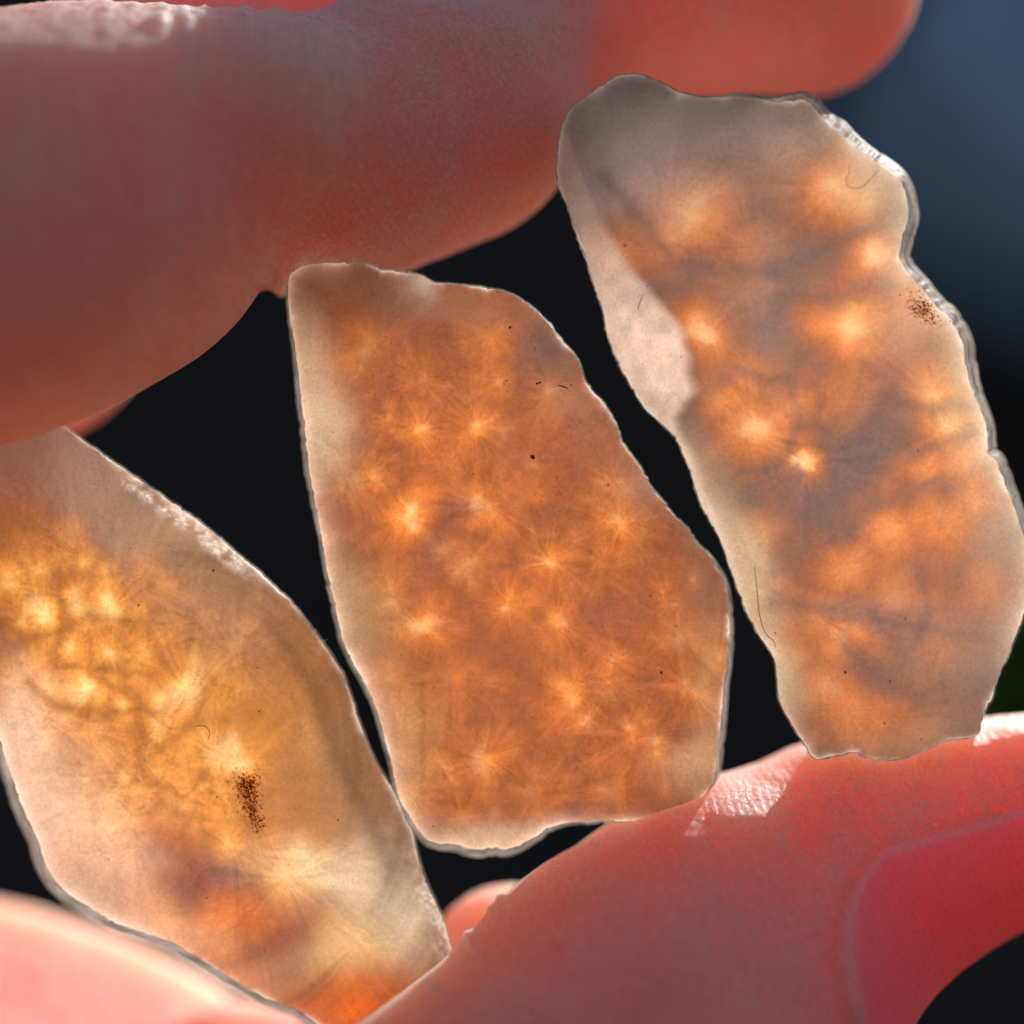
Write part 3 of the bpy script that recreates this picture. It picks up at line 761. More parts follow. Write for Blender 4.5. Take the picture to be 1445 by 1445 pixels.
def col_right(X, Y, d):
    C = [(975,290,95,.75),(1180,262,85,.8),(1237,352,50,.9),(868,360,60,.5),(992,468,62,.95),(1195,466,82,.85),(1064,612,78,.85),(1138,656,34,1.05),(1312,545,60,.7),(1345,590,55,.75),(1304,660,52,.4),(1250,745,66,.45),(1335,745,75,.4),(1195,900,60,.5),(1275,850,62,.45),(1195,1000,70,.3),(1405,830,60,.3),(1110,915,55,.4),(1085,745,50,.5),(1190,800,60,.4),(1100,230,70,.0),(1050,400,70,.05),(1280,1000,70,.05),(1100,850,60,.2),(1060,520,44,.25),(1200,570,60,.2),(1065,350,60,.2),(935,330,50,.25),(1010,565,50,.3),(1290,430,60,.3),(1375,700,50,.35),(1360,640,45,.4),(1150,870,55,.35),(1330,905,60,.35),(1160,965,60,.4),(1250,1010,60,.3),(1120,570,44,.3)]
    cols = ([0, .12, .35, .65, 1.0, 1.5, 2.4], [(255,222,164),(244,196,132),(222,146,78),(188,108,58),(150,98,76),(128,100,90),(126,104,96)])
    cs = spherulites(X, Y, C, 6.2, 34, 0.7, 0.5, 0.5, cols, 1)
    v = soft_field(X, Y, [(x, y, r * 0.88, b) for x, y, r, b in C], 7.2, 18, 0.3, 0.5)
    cf = ramp(v, [0, .15, .36, .58, .76, .95], [(112,88,78),(130,92,74),(164,96,58),(200,116,60),(240,188,130),(255,230,186)])
    c = 0.22 * cs + 0.78 * cf
    wp = (20 * fbm(X / 70, Y / 70, 25.0, 3), 20 * fbm(X / 70, Y / 70, 29.0, 3))
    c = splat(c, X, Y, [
        (900,190,120,100,0,(214,190,180),.85),(1080,180,110,60,0,(202,178,164),.65),(1085,400,40,140,0,(138,116,108),.5),(1050,440,60,60,0,(126,98,88),.4),  # first two: pale chalcedony, lightened further against the finger's shadow
        (1235,600,40,80,30,(120,96,90),.6),(1120,730,55,60,40,(116,90,84),.6),(1300,880,50,40,20,(124,94,88),.6),(1210,870,70,22,10,(124,104,100),.45),
        (1350,960,60,80,0,(150,118,100),.6),(1230,960,60,22,20,(120,92,88),.5),(1400,900,50,40,0,(146,110,96),.4),(1280,460,60,60,30,(166,136,110),.55),(1230,270,50,40,35,(214,184,140),.55),
        (1365,570,50,60,-15,(222,170,90),.45),(1400,760,40,70,-10,(176,140,110),.5),(1010,760,40,120,-22,(206,176,138),.75),(1060,830,30,90,-25,(206,176,136),.7),(1110,960,30,70,-10,(210,182,144),.7),
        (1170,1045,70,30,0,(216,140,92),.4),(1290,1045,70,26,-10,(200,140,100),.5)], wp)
    c = veins(c, X, Y, [[(850,250),(900,300),(950,370),(1090,385)], [(1090,385),(1160,350),(1240,320),(1262,290)],
        [(960,575),(1040,525),(1110,540),(1130,590),(1110,640),(1062,700)], [(1180,660),(1232,600),(1250,560),(1320,580),(1385,565)],
        [(1290,640),(1340,622),(1385,610)], [(1130,730),(1180,700),(1230,650),(1245,600)], [(1170,770),(1230,715),(1290,690),(1350,690)],
        [(1290,800),(1310,850),(1300,900)], [(1090,850),(1160,860),(1290,880),(1380,900)], [(1190,905),(1230,950),(1290,985)], [(1100,420),(1180,420),(1260,400)]],
        (108, 88, 82), 14, 0.45, 33.0)
    c = veins(c, X, Y, [[(1052,690),(1125,655)], [(1062,712),(1130,664)], [(1085,730),(1134,670)], [(1100,655),(1040,668)]], (112, 94, 88), 4.5, 0.5, 35.0)
    c = sprays(c, X, Y, C, 7.0, 0.20, 70)
    # cloudy chalcedony with faint banding, no sharp grain
    m = 0.5 + 0.5 * fbm(X / 55, Y / 55, 3.0, 3)
    c = c * (0.90 + 0.2 * m)[:, None]
    smear = sstep(0.12, 0.45, fbm(X / 9, Y / 7, 2.0, 4)) * np.exp(-((X - 1230 - 0.3 * (Y - 870)) / 52) ** 2 - ((Y - 870 - 0.15 * (X - 1230)) / 17) ** 2)
    c = c * (1 - 0.75 * smear)[:, None] + lin((112, 108, 108)) * (0.6 * smear)[:, None]
    # broken face down the left side, painted paler for light through thin stone
    bev = [(800,186),(812,226),(830,270),(858,330),(886,380),(913,412),(940,440),(960,470),(966,511),(972,552),(960,572),(949,590),(955,612),(975,650),(985,680),(1004,716),(1022,760),(1036,800),(1048,832)]
    side = bevel_mask(X, Y, bev)
    bcol = lin((212, 184, 166)) * (0.96 + 0.22 * fbm(X / 18, Y / 22, 5.0, 5))[:, None]
    pink = sstep(330, 180, Y)[:, None]  # towards the finger above, its red light painted into the face
    bcol = bcol * (1 - pink) + lin((214, 160, 140)) * pink
    c = c * (1 - 0.9 * side[:, None]) + bcol * 0.9 * side[:, None]
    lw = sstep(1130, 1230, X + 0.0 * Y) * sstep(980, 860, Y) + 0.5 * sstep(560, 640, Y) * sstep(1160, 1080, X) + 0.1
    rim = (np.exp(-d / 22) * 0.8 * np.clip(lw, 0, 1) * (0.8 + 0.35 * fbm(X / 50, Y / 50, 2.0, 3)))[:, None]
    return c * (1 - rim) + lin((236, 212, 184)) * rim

def bevel_mask(X, Y, line):
    L = np.array(line, float)
    xb = np.interp(Y, L[:, 1], L[:, 0], left=L[0, 0] - 20, right=L[-1, 0] - 30)
    xb = xb + 5 * fbm(Y / 22, 0 * Y, 4.0, 3)
    return sstep(xb + 16, xb - 10, X) * sstep(170, 200, Y) * sstep(850, 800, Y) * (0.62 + 0.38 * sstep(300, 420, Y))

def col_left(X, Y, d):
    C = [(10,818,45,.6),(62,862,52,.95),(110,842,36,.7),(160,856,55,1.0),(105,915,36,.6),(160,920,38,.6),(118,972,55,1.0),(265,977,62,1.0),(226,1026,36,.85),(172,1000,36,.55),(346,1082,60,.9),(326,1196,42,.75),(405,1240,80,.75),(235,1085,48,.45),(60,1110,60,.4),(150,1165,52,.45),(100,1205,50,.4),(215,1285,60,.4),(330,1290,60,.2),(40,770,46,.25),(300,940,60,.3),(400,1000,90,.2),(420,900,80,.0),(290,1150,40,.1),(200,960,40,.4),(20,960,44,.3),(290,1030,44,.35),(500,1330,80,.4)]
    rq = random.Random(8)
    tries = 0
    while len(C) < 74 and tries < 4000:
        tries += 1
        x, y = rq.uniform(-10, 340), rq.uniform(740, 1180)
        if abs((x - 150) * .75 - (y - 950) * -.35) > 260 or polydist(np.array([x]), np.array([y]), OUT_LEFT)[0] < 60: continue
        if y - 850 > 0.9 * (x + 330) or y < 700 + 0.45 * x: continue
        if min(math.hypot(x - c_[0], y - c_[1]) for c_ in C) > 34: C.append((x, y, rq.uniform(26, 40), rq.uniform(.15, .6)))
    cols = ([0, .12, .35, .65, 1.0, 1.5, 2.4], [(252,226,170),(238,200,136),(206,146,76),(184,116,56),(158,100,62),(144,100,78),(142,106,86)])
    cs = spherulites(X, Y, C, 11.0, 24, 0.7, 0.4, 0.4, cols, 1)
    v = soft_field(X, Y, [(x, y, r * 0.80, b) for x, y, r, b in C], 12.2, 16, 0.35, 0.5)
    cf = ramp(v, [0, .15, .36, .6, .8, 1.0], [(132,86,58),(142,88,50),(168,102,42),(194,130,58),(226,188,134),(244,224,188)])
    am = np.exp(-(((X - 170) * .8 + (Y - 970) * .6) / 230) ** 2 - ((-(X - 170) * .6 + (Y - 970) * .8) / 120) ** 2) * (0.8 + 0.3 * fbm(X / 60, Y / 60, 71.0, 3))
    am = np.clip(am * sstep(0.75, 0.3, v), 0, 1)[:, None] * 0.85
    cf = cf * (1 - am) + lin((184, 116, 46)) * am
    c = 0.36 * cs + 0.64 * cf
    wp = (22 * fbm(X / 80, Y / 80, 45.0, 3), 22 * fbm(X / 80, Y / 80, 49.0, 3))
    c = splat(c, X, Y, [
        (110,660,120,70,30,(146,122,110),.85),(240,760,120,60,35,(160,130,104),.75),(330,850,90,60,40,(152,116,86),.7),(430,970,80,130,-30,(158,106,60),.75),(480,1090,46,120,-22,(170,132,90),.6),(330,1000,110,90,0,(172,112,54),.45),(400,1130,80,60,0,(168,116,70),.5),
        (30,725,60,60,0,(150,84,48),.75),(30,640,60,60,0,(140,92,80),.7),(330,900,90,50,35,(150,108,84),.5),(230,1080,120,60,30,(186,122,60),.4),  # first two: darkening beside the index finger, its shade put into the colour
        (80,1150,80,120,-25,(204,168,140),.85),(30,1030,40,80,-10,(204,170,142),.8),(170,1230,80,70,30,(200,160,132),.65),(260,1310,80,40,30,(206,146,112),.6),
        (305,1235,56,36,10,(104,74,76),.95),(400,1330,50,50,50,(110,66,60),.85),(440,1275,60,18,-10,(152,106,78),.6),(250,1180,50,40,30,(160,98,66),.5),
        (345,1290,60,34,30,(188,98,54),.65),(320,1370,80,34,30,(206,128,88),.5),(255,1195,70,26,40,(150,84,48),.6),
        (450,1225,80,34,4,(198,180,144),.75),(560,1300,60,80,-20,(194,184,160),.75),(520,1230,50,60,0,(188,168,140),.6),(480,1350,80,40,-10,(198,172,124),.6),
        (500,1430,110,46,-4,(206,98,34),.9)], wp)  # orange glow of the hand behind the tip, painted into the stone
    c = veins(c, X, Y, [[(0,880),(40,900),(90,890),(130,870),(190,880)], [(85,800),(90,880),(80,940),(150,945),(210,950)], [(40,960),(80,1000),(150,1010),(200,1000),(240,1030)],
        [(130,950),(190,985),(200,1040)], [(190,1040),(230,1060),(280,1010),(300,960)], [(190,1050),(210,1100),(260,1130),(290,1090)]],
        (140, 86, 40), 8, 0.5, 53.0)
    c = sprays(c, X, Y, C, 12.0, 0.22, 70)
    # concentric growth bands towards the upper right edge, crossed by fine fibres
    r = np.hypot(X - 250, (Y - 1080) * 0.85) + 10 * fbm(X / 90, Y / 90, 3.0, 3)
    zone = sstep(130, 30, d) * sstep(180, 260, X)
    band = np.sin(r / 6.0) * 0.5 + np.sin(r / 15.0 + 1.2) + 0.6 * noise3(r / 5.0, 0 * r, 0 * r + 3)
    c = c * (1 + 0.10 * zone * band)[:, None]
    th = np.arctan2(Y - 1120, X - 330)
    fib = noise3(np.cos(th) * 46, np.sin(th) * 46, r / 80) + 0.7 * noise3(np.cos(th) * 100, np.sin(th) * 100, r / 60)
    c = c * (1 + 0.05 * fib * sstep(230, 360, X) * sstep(60, 140, np.hypot(X - 330, Y - 1120)))[:, None]
    dk = np.exp(-((d - 46) / 16) ** 2) * sstep(330, 420, X) * sstep(1290, 1200, Y)
    c = c * (1 - 0.3 * dk)[:, None]
    # frosted, sawn strip along the top edge and again at the lower right tip
    fr = sstep(30, 12, d) * sstep(150, 200, X) * sstep(400, 330, X) * sstep(840, 780, Y)
    fr2 = sstep(30, 6, d) * sstep(1190, 1250, Y) * sstep(540, 580, X)
    fcol = lin((226, 216, 204)) * (0.75 + 0.5 * fbm(X / 4, Y / 4, 6.0, 3))[:, None]
    f = np.clip((fr * 0.9 + fr2 * 0.7) * sstep(-0.45, 0.25, fbm(X / 16, Y / 16, 16.0, 4)), 0, 1)[:, None]
    c = c * (1 - f) + fcol * f
    m = 0.5 + 0.5 * fbm(X / 50, Y / 50, 3.0, 3)
    c = c * (0.90 + 0.2 * m)[:, None]
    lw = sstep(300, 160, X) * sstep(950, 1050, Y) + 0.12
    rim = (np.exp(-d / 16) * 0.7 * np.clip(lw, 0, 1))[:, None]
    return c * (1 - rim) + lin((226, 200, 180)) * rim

def stone_material(name, strength):
    m, nt = new_mat(name); n = N(nt)
    out = n('ShaderNodeOutputMaterial')
    at_ = n('ShaderNodeAttribute'); at_.attribute_name = 'mineral'
    tc = n('ShaderNodeTexCoord')
    g1 = n('ShaderNodeTexNoise'); n.set(g1, Scale=5200.0, Detail=3.0, Roughness=0.7)
    mr = n('ShaderNodeMapRange'); n.set(mr, **{'From Min': 0.3, 'From Max': 0.7, 'To Min': 0.86, 'To Max': 1.14})
    n.link(tc.outputs['Object'], g1.inputs['Vector']); n.link(g1.outputs['Fac'], mr.inputs['Value'])
    mul = n('ShaderNodeVectorMath'); mul.operation = 'MULTIPLY'
    n.link(at_.outputs['Color'], mul.inputs[0]); n.link(mr.outputs[0], mul.inputs[1])
    sc1 = n('ShaderNodeVectorMath'); sc1.operation = 'SCALE'; sc1.inputs['Scale'].default_value = strength
    n.link(mul.outputs[0], sc1.inputs[0])
    mn = n('ShaderNodeVectorMath'); mn.operation = 'MINIMUM'; mn.inputs[1].default_value = (0.97, 0.97, 0.97)
    n.link(sc1.outputs[0], mn.inputs[0])
    tl = n('ShaderNodeBsdfTranslucent'); df = n('ShaderNodeBsdfDiffuse'); gl = n('ShaderNodeBsdfGlossy')
    gl.inputs['Roughness'].default_value = 0.55
    n.link(mn.outputs[0], tl.inputs['Color'])
    n.link(mul.outputs[0], df.inputs['Color'])
    m1 = n('ShaderNodeMixShader'); m1.inputs[0].default_value = 0.18
    n.link(tl.outputs[0], m1.inputs[1]); n.link(df.outputs[0], m1.inputs[2])
    m2 = n('ShaderNodeMixShader'); sm = n('ShaderNodeTexNoise'); n.set(sm, Scale=160.0, Detail=6.0, Roughness=0.7)
    smr = n('ShaderNodeMapRange'); n.set(smr, **{'From Min': 0.4, 'From Max': 0.65, 'To Min': 0.008, 'To Max': 0.05})
    n.link(tc.outputs['Object'], sm.inputs['Vector']); n.link(sm.outputs['Fac'], smr.inputs['Value']); n.link(smr.outputs[0], m2.inputs[0])
    n.link(m1.outputs[0], m2.inputs[1]); n.link(gl.outputs[0], m2.inputs[2])
    bn = n('ShaderNodeTexNoise'); n.set(bn, Scale=1800.0, Detail=8.0, Roughness=0.7)
    bp = n('ShaderNodeBump'); n.set(bp, Strength=0.25, Distance=0.00006)
    n.link(tc.outputs['Object'], bn.inputs['Vector']); n.link(bn.outputs['Fac'], bp.inputs['Height'])
    for s in (tl, df, gl): n.link(bp.outputs[0], s.inputs['Normal'])
    n.link(m2.outputs[0], out.inputs['Surface'])
    return m

def build_stone(name, outline, axis, colour, front, thick, rear_push, rear_shift, label, strength, seed, bevel=None, rings=210, n=840, sat=1.0, con=0.22):
    """front(X, Y) -> depth in mm of the face; rear_push: px the far rim stands out beyond the near rim, per outline angle"""
    O = resample(outline, n)
    nrm = outward(O)
    u = np.arange(n) / n * 2 * math.pi
    per = np.linalg.norm(np.roll(O, -1, 0) - O, axis=1).sum()
    jag = 1.5 * fbm(np.cos(u) * per / 90, np.sin(u) * per / 90, seed, 5, 0.62)
    chips = -3.0 * sstep(0.25, 0.6, fbm(np.cos(u) * per / 60, np.sin(u) * per / 60, seed + 9, 3))
    O = O + nrm * (jag + chips * 0.6)[:, None]
    A, B = np.array(axis[0], float), np.array(axis[1], float)
    ab = B - A
    t = np.clip(((O - A) @ ab) / (ab @ ab), 0, 1)
    M = A + t[:, None] * ab
    ts = np.linspace(0, 1, rings) ** 0.92
    F2 = (O[None] * (1 - ts[:, None, None]) + M[None] * ts[:, None, None])          # rings x n x 2
    X, Y = F2[..., 0].ravel(), F2[..., 1].ravel()
    d = polydist(X, Y, O)
    fy = front(X, Y)
    cn = np.clip(0.5 + 1.1 * fbm(X / 34, Y / 34, seed + 31, 4), 0.05, 1.5)
    chamfer = 0.42 * cn * np.exp(-d / (1.2 + 4.5 * cn)) + 0.10 * np.exp(-d / 10)
    rel = 0.025 * fbm(X / 30, Y / 30, seed + 2, 4)
    if bevel is not None: chamfer = chamfer + bevel(X, Y, d)
    yf = fy + chamfer + rel
    Vf = at(X, Y, 1.0) * yf[:, None]
    Vf[:, 1] = yf
    # flank rings from the near rim to the far rim, rough and broken
    y_rim = yf[:n]
    back = front(O[:, 0], O[:, 1]) + thick
    K = 12
    flank = []
    for k in range(1, K + 1):
        s = k / K
        bulge = math.sin(math.pi * s) * 1.0
        rough = 3.2 * fbm(np.cos(u) * per / 40, np.sin(u) * per / 40, seed + 20 + s * 2.0, 4) * math.sin(math.pi * min(1, s * 1.2 + .1))
        off = rear_push(O) * s ** 0.8 + bulge + rough
        Q = O + nrm * off[:, None] + np.array(rear_shift) * s
        yy = y_rim * (1 - s) + back * s
        if k == K: yy = yy + 0.0
        p = at(Q[:, 0], Q[:, 1], 1.0) * yy[:, None]; p[:, 1] = yy
        flank.append((Q, p))
    QL = flank[-1][0]
    R2 = 14
    rear = []
    for k in range(1, R2 + 1):
        s = (k / R2) ** 0.9
        Q = QL * (1 - s) + M * s
        yy = front(Q[:, 0], Q[:, 1]) + thick + 0.25 * (1 - math.exp(-s * 30)) + 0.12 * fbm(Q[:, 0] / 60, Q[:, 1] / 60, seed + 5, 3)
        p = at(Q[:, 0], Q[:, 1], 1.0) * yy[:, None]; p[:, 1] = yy
        rear.append(p)
    V = np.concatenate([Vf] + [p for _, p in flank] + rear) * MM
    order = [r * n for r in range(rings - 1, -1, -1)] + [rings * n + k * n for k in range(K + R2)]
    idx = np.arange(n); nx = (idx + 1) % n
    faces = []
    for a, b in zip(order[:-1], order[1:]):
        faces.append(np.stack([a + idx, b + idx, b + nx, a + nx], 1))
    quads_ = np.concatenate(faces)
    me = bpy.data.meshes.new(name)
    me.from_pydata(V.tolist(), [], quads_.tolist())
    me.update()
    me.polygons.foreach_set('use_smooth', [True] * len(me.polygons))
    c = colour(X, Y, d)
    lum = c @ np.array([0.4, 0.45, 0.15])
    c = lum[:, None] + (c - lum[:, None]) * sat
    c = c * ((np.clip(lum, 0.02, 1) / 0.30) ** con)[:, None]
    e = (np.exp(-d / (0.8 + 1.8 * cn)) * np.clip(1.3 * cn - 0.35, 0, 0.85))[:, None]
    c = c * (1 - e) + lin((255, 236, 216)) * e  # thin bright line where the near edge catches light, painted in
    # flanks greyed darker, their shade put into the colour; far side plain pale
    Qs = np.concatenate([O] * (K + R2))
    pale = lin((136, 130, 124)) * (1.0 + 0.8 * fbm(V[rings*n:, 0] * 900, V[rings*n:, 2] * 900, V[rings*n:, 1] * 900, 3))[:, None]
    pale[K * n:] = lin((242, 236, 230))
    col = np.concatenate([c / strength * 1.0, np.clip(pale, 0, 1) * 0.98 / strength])
    attr = me.color_attributes.new('mineral', 'FLOAT_COLOR', 'POINT')
    attr.data.foreach_set('color', np.concatenate([np.clip(col, 0, 4), np.ones((len(col), 1))], 1).astype(np.float32).ravel())
    me.set_sharp_from_angle(angle=math.radians(48))
    me.materials.append(stone_material(name.replace('_', ' '), strength * STONE_GAIN))
    o = bpy.data.objects.new(name, me)
    sc.collection.objects.link(o)
    o['label'] = label
    o['category'] = 'agate slice'
    o['group'] = 'agate slices held between the fingers'
    return o

STONE_GAIN = 1.3
def dirpush(base, *terms):
    """outward stand-off of the far rim along the outline, by position"""
    def f(O):
        v = np.full(len(O), float(base))
        for (x, y, s, a) in terms:
            v += a * np.exp(-((O[:, 0] - x) ** 2 + (O[:, 1] - y) ** 2) / s ** 2)
        return v
    return f

def persp(O, k):      # a slab seen in perspective: its far rim shrinks towards the middle of the picture
    return k

mid = build_stone('agate_slice', OUT_MID, ((640, 560), (780, 1010)), col_mid,
    lambda X, Y: 131.0 + 0 * X + 0.0012 * (Y - 780), 4.0,
    dirpush(1, (430, 600, 170, 6), (500, 950, 200, 5), (680, 1200, 110, 11), (1020, 960, 160, 6), (1010, 1080, 90, 4)), (0, 0),
    'orange agate slice in the middle, sharp star-like plumes, thin pale left rim', 1.0, 3.0)

def bev_right(X, Y, d):
    line = [(800,186),(812,226),(830,270),(858,330),(886,380),(913,412),(940,440),(960,470),(966,511),(972,552),(960,572),(949,590),(955,612),(975,650),(985,680),(1004,716),(1022,760),(1036,800),(1048,832)]
    m = bevel_mask(X, Y, line)
    L = np.array(line, float)
    xb = np.interp(Y, L[:, 1], L[:, 0])
    return 2.6 * np.clip((xb - X) / 85.0, 0, 1.2) * sstep(165, 230, Y) * sstep(860, 780, Y)

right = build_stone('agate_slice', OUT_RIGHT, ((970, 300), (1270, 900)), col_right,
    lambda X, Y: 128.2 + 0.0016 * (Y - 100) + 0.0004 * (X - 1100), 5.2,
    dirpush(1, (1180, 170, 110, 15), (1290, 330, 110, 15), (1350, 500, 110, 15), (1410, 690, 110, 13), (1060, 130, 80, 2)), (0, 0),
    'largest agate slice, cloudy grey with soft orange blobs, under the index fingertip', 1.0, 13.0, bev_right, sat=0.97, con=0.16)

left = build_stone('agate_slice', OUT_LEFT, ((90, 800), (460, 1290)), col_left,
    lambda X, Y: 131.5 + 0.0022 * (Y - 1000) + 0.0005 * (X - 300), 5.0,
    dirpush(1, (100, 1250, 140, 14), (10, 1080, 120, 10), (300, 1370, 120, 12), (430, 1440, 80, 8)), (0, 0),
    'amber agate slice with a brown mossy speck, lower left between finger and thumb', 1.0, 23.0, sat=1.0)

# ------------------------------------------------------------------ inclusions and dust on the stones
def depth_on(stone_front, px, py): return stone_front(np.array([px]), np.array([py]))[0]
F_MID = lambda X, Y: 131.0 + 0.0012 * (Y - 780)
F_RIGHT = lambda X, Y: 128.2 + 0.0016 * (Y - 100) + 0.0004 * (X - 1100)
F_LEFT = lambda X, Y: 131.5 + 0.0022 * (Y - 1000) + 0.0005 * (X - 300)

def grains(name, parent, items, front, mat, rnd):
    """small irregular grains seated in the face"""
    V = []; F = []
    for px, py, r in items:
        y = float(front(px, py)) - 0.01
        c = at(px, py, y)
        rr = r * S
        b = len(V)
        for k in range(6):
            a = k / 6 * 2 * math.pi + rnd.uniform(-.4, .4)
            q = rr * rnd.uniform(0.5, 1.25)
            V.append((c[0] + q * math.cos(a), y + rnd.uniform(-.01, .03), c[2] + q * math.sin(a)))
        V.append((c[0], y - 0.35 * rr - 0.03, c[2])); V.append((c[0], y + 0.12, c[2]))
        for k in range(6):
            F.append((b + k, b + (k + 1) % 6, b + 6)); F.append((b + (k + 1) % 6, b + k, b + 7))
    V = [(x * MM, y * MM, z * MM) for x, y, z in V]
    o = link_mesh(name, V, F, mat, parent, smooth=False)
    o['kind'] = 'stuff'
    return o

rnd = random.Random(11)
def moss_mat():
    m, nt = new_mat('brown moss mineral'); n = N(nt)
    out = n('ShaderNodeOutputMaterial'); mix = n('ShaderNodeMixShader'); mix.inputs[0].default_value = 0.8
    t = n('ShaderNodeBsdfTransparent'); d = n('ShaderNodeBsdfTranslucent')
    tc = n('ShaderNodeTexCoord'); ns = n('ShaderNodeTexNoise'); n.set(ns, Scale=2500.0, Detail=3.0)
    r = n('ShaderNodeValToRGB')
    r.color_ramp.elements[0].position = 0.35; r.color_ramp.elements[1].position = 0.65
    r.color_ramp.elements[0].color = (0.50, 0.28, 0.07, 1); r.color_ramp.elements[1].color = (0.82, 0.56, 0.22, 1)
    n.link(tc.outputs['Object'], ns.inputs['Vector']); n.link(ns.outputs['Fac'], r.inputs['Fac'])
    n.link(r.outputs['Color'], t.inputs['Color']); n.link(r.outputs['Color'], d.inputs['Color'])
    n.link(t.outputs[0], mix.inputs[2]); n.link(d.outputs[0], mix.inputs[1]); n.link(mix.outputs[0], out.inputs['Surface'])
    return m
moss = moss_mat()
dust = principled('dark dust', (0.08, 0.035, 0.025), 0.8)
it = []
path = [(352, 1098), (346, 1112), (356, 1120), (350, 1138), (358, 1152), (366, 1166)]
for k in range(760):
    s = rnd.random() ** 1.3 * (len(path) - 1); i = min(int(s), len(path) - 2); f = s - i
    x = path[i][0] * (1 - f) + path[i+1][0] * f; y = path[i][1] * (1 - f) + path[i+1][1] * f
    wdt = 11 * (1 - 0.42 * s / (len(path) - 1))
    it.append((x + rnd.gauss(0, wdt * .8), y + rnd.gauss(0, 7), rnd.uniform(0.5, 1.5)))
for k in range(14): it.append((330 + rnd.gauss(0, 8), 1102 + rnd.gauss(0, 5), rnd.uniform(.6, 1.2)))
grains('moss_inclusion', left, it, F_LEFT, moss, rnd)
it = []
for k in range(330):
    u_, v_ = rnd.gauss(0, 11) + rnd.choice((-6, 0, 7)), rnd.gauss(0, 6.5) + rnd.choice((-3, 0, 2))
    x = 1302 + u_ * 0.75 - v_ * 0.66; y = 436 + u_ * 0.66 + v_ * 0.75
    it.append((x, y, rnd.uniform(0.5, 1.6)))
grains('moss_inclusion', right, it, F_RIGHT, moss, rnd)

mid_spots = [(762,540,3.2),(758,541,2.2),(775,544,1.2),(720,462,3),(752,645,4.6),(668,669,1.6),(933,949,2.6),(715,537,1.4),(755,492,1.2),(732,500,1),(806,543,1.4),(609,1172,2),(611,1166,1.4),(614,1176,1.4),(641,1170,1.2),(935,960,1),(918,841,1.4),(955,883,1.2),(863,925,1.2),(858,684,1.6),(864,707,1.2),(803,733,1),(917,752,1),(470,610,1),(448,660,1),(516,680,1),(746,742,1)]
it = mid_spots[:]
for k in range(170):
    it.append((rnd.uniform(470, 1000), rnd.uniform(430, 1160), rnd.uniform(0.4, 0.95)))
inside = lambda x, y, O: polyin(x, y, O)
def polyin(x, y, O):
    r = False; j = len(O) - 1
    for i in range(len(O)):
        if (O[i][1] > y) != (O[j][1] > y) and x < (O[j][0] - O[i][0]) * (y - O[i][1]) / (O[j][1] - O[i][1]) + O[i][0]: r = not r
        j = i
    return r
def clear(x, y, O, m=14): return all(polyin(x + a, y + b, O) for a, b in ((m, 0), (-m, 0), (0, m), (0, -m)))
grains('dust_specks', mid, [(i[0], i[1], i[2] * 0.8) for i in it if clear(i[0], i[1], OUT_MID)], F_MID, dust, rnd)
it = [(1193,948,2.2),(1256,961,2.0),(1248,1020,1.8),(882,347,1.8),(914,403,1.6),(1089,853,1.2),(1094,893,1.2),(1300,1043,1.2),(1278,873,1.2),(1335,605,1.2),(1295,636,1.4),(1180,412,1),(961,504,1.2),(918,481,1.2)]
for k in range(60): it.append((rnd.uniform(960, 1400), rnd.uniform(200, 1030), rnd.uniform(0.4, 0.9)))
grains('dust_specks', right, [i for i in it if clear(i[0], i[1], OUT_RIGHT)], F_RIGHT, dust, rnd)
it = [(195,854,1.4),(301,805,1.8),(239,770,1.5),(363,942,1.4),(366,1004,1.3),(306,1125,1.3),(154,1213,1.2),(407,1220,1.2),(477,1157,1.4),(292,1267,1.6),(443,1390,1.2),(470,1252,1)]
for k in range(50): it.append((rnd.uniform(60, 560), rnd.uniform(680, 1380), rnd.uniform(0.4, 0.9)))
grains('dust_specks', left, [i for i in it if clear(i[0], i[1], OUT_LEFT)], F_LEFT, dust, rnd)

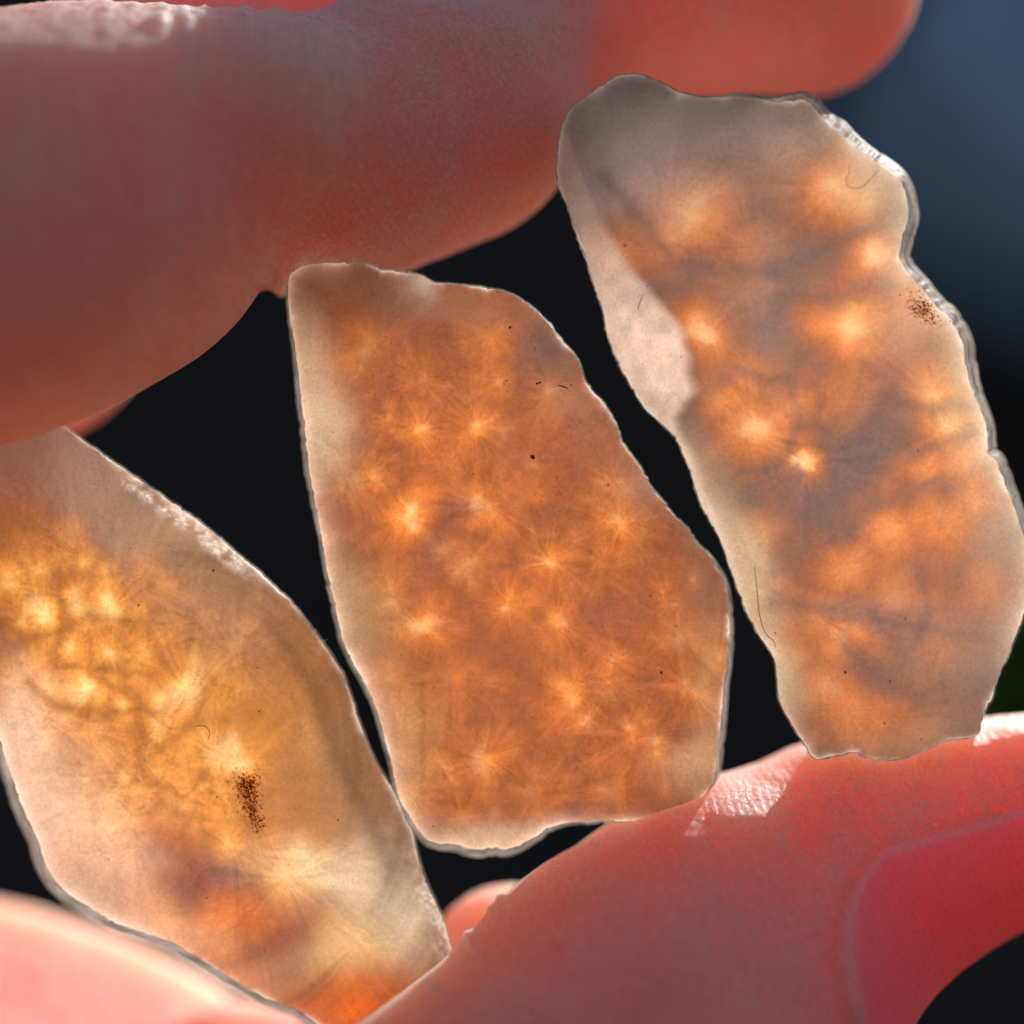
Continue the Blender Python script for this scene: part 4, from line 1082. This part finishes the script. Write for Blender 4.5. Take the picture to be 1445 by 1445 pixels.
def fibre(pts_, front, r_px, mat, label, lift=0.03):
    Q = resample_open(pts_, 40)
    C = np.array([at(x, y, float(front(x, y)) - lift) for x, y in Q])
    V = []; F = []
    for i in range(len(C)):
        tg = C[min(i + 1, len(C) - 1)] - C[max(i - 1, 0)]; tg /= np.linalg.norm(tg) + 1e-9
        a = np.cross(tg, (0, 1, 0)); a /= np.linalg.norm(a) + 1e-9; b = np.cross(tg, a)
        rr = 0.75 * r_px * S * (1 - 0.5 * abs(2 * i / (len(C) - 1) - 1) ** 4)
        for k in range(6):
            p = C[i] + rr * (math.cos(k * math.pi / 3) * a + math.sin(k * math.pi / 3) * b)
            V.append(tuple(p * MM))
    for i in range(len(C) - 1):
        for k in range(6):
            F.append((i*6+k, i*6+(k+1) % 6, (i+1)*6+(k+1) % 6, (i+1)*6+k))
    F.append(tuple(range(5, -1, -1))); F.append(tuple(len(V) - 6 + k for k in range(6)))
    o = link_mesh('lint_fibre', V, F, mat)
    o['label'] = label; o['category'] = 'fibre'
    o['group'] = 'lint fibres lying on the agate slices'
    return o
def resample_open(p, n):
    p = np.asarray(p, float); M_ = len(p); out = []
    for i in range(M_ - 1):
        p0, p1, p2, p3 = p[max(i-1, 0)], p[i], p[i+1], p[min(i+2, M_-1)]
        for t in np.linspace(0, 1, 10, endpoint=False):
            out.append(0.5 * ((2*p1) + (-p0+p2)*t + (2*p0-5*p1+4*p2-p3)*t*t + (-p0+3*p1-3*p2+p3)*t**3))
    out.append(p[-1]); return np.array(out)
lint = principled('dark lint', (0.16, 0.11, 0.09), 0.8)
lint_red = principled('red lint', (0.16, 0.04, 0.03), 0.8)
lint_pale = principled('pale lint', (0.5, 0.47, 0.42), 0.7)
fibre([(1065,800),(1068,830),(1072,868),(1080,893),(1092,905),(1094,915)], F_RIGHT, 0.7, lint, 'longest dark fibre, running down the pale lower left edge of the largest slice')
fibre([(914,403),(908,415),(902,430),(900,437)], F_RIGHT, 0.8, lint_red, 'short straight reddish fibre on the pale broken face of the largest slice', 1.0 - 1.5)
fibre([(1197,232),(1198,245),(1194,252),(1196,262),(1206,266),(1216,264),(1226,255),(1234,246),(1240,240)], F_RIGHT, 0.5, lint, 'looped hair-thin fibre at the upper right of the largest slice')
fibre([(274,1026),(283,1024),(291,1026),(296,1034),(293,1046)], F_LEFT, 0.7, lint, 'curled dark fibre in the middle of the amber slice')
fibre([(788,544),(796,546),(801,548)], F_MID, 1.2, lint, 'tiny stub of fibre near the upper right edge of the middle orange slice')
fibre([(452,901),(458,904),(462,902)], F_LEFT, 0.8, lint_pale, 'pale bent fibre sticking out from the right edge of the amber slice')
fibre([(334,778),(335,784),(341,789)], F_LEFT, 0.7, lint_pale, 'pale hooked fibre sticking up from the top edge of the amber slice')
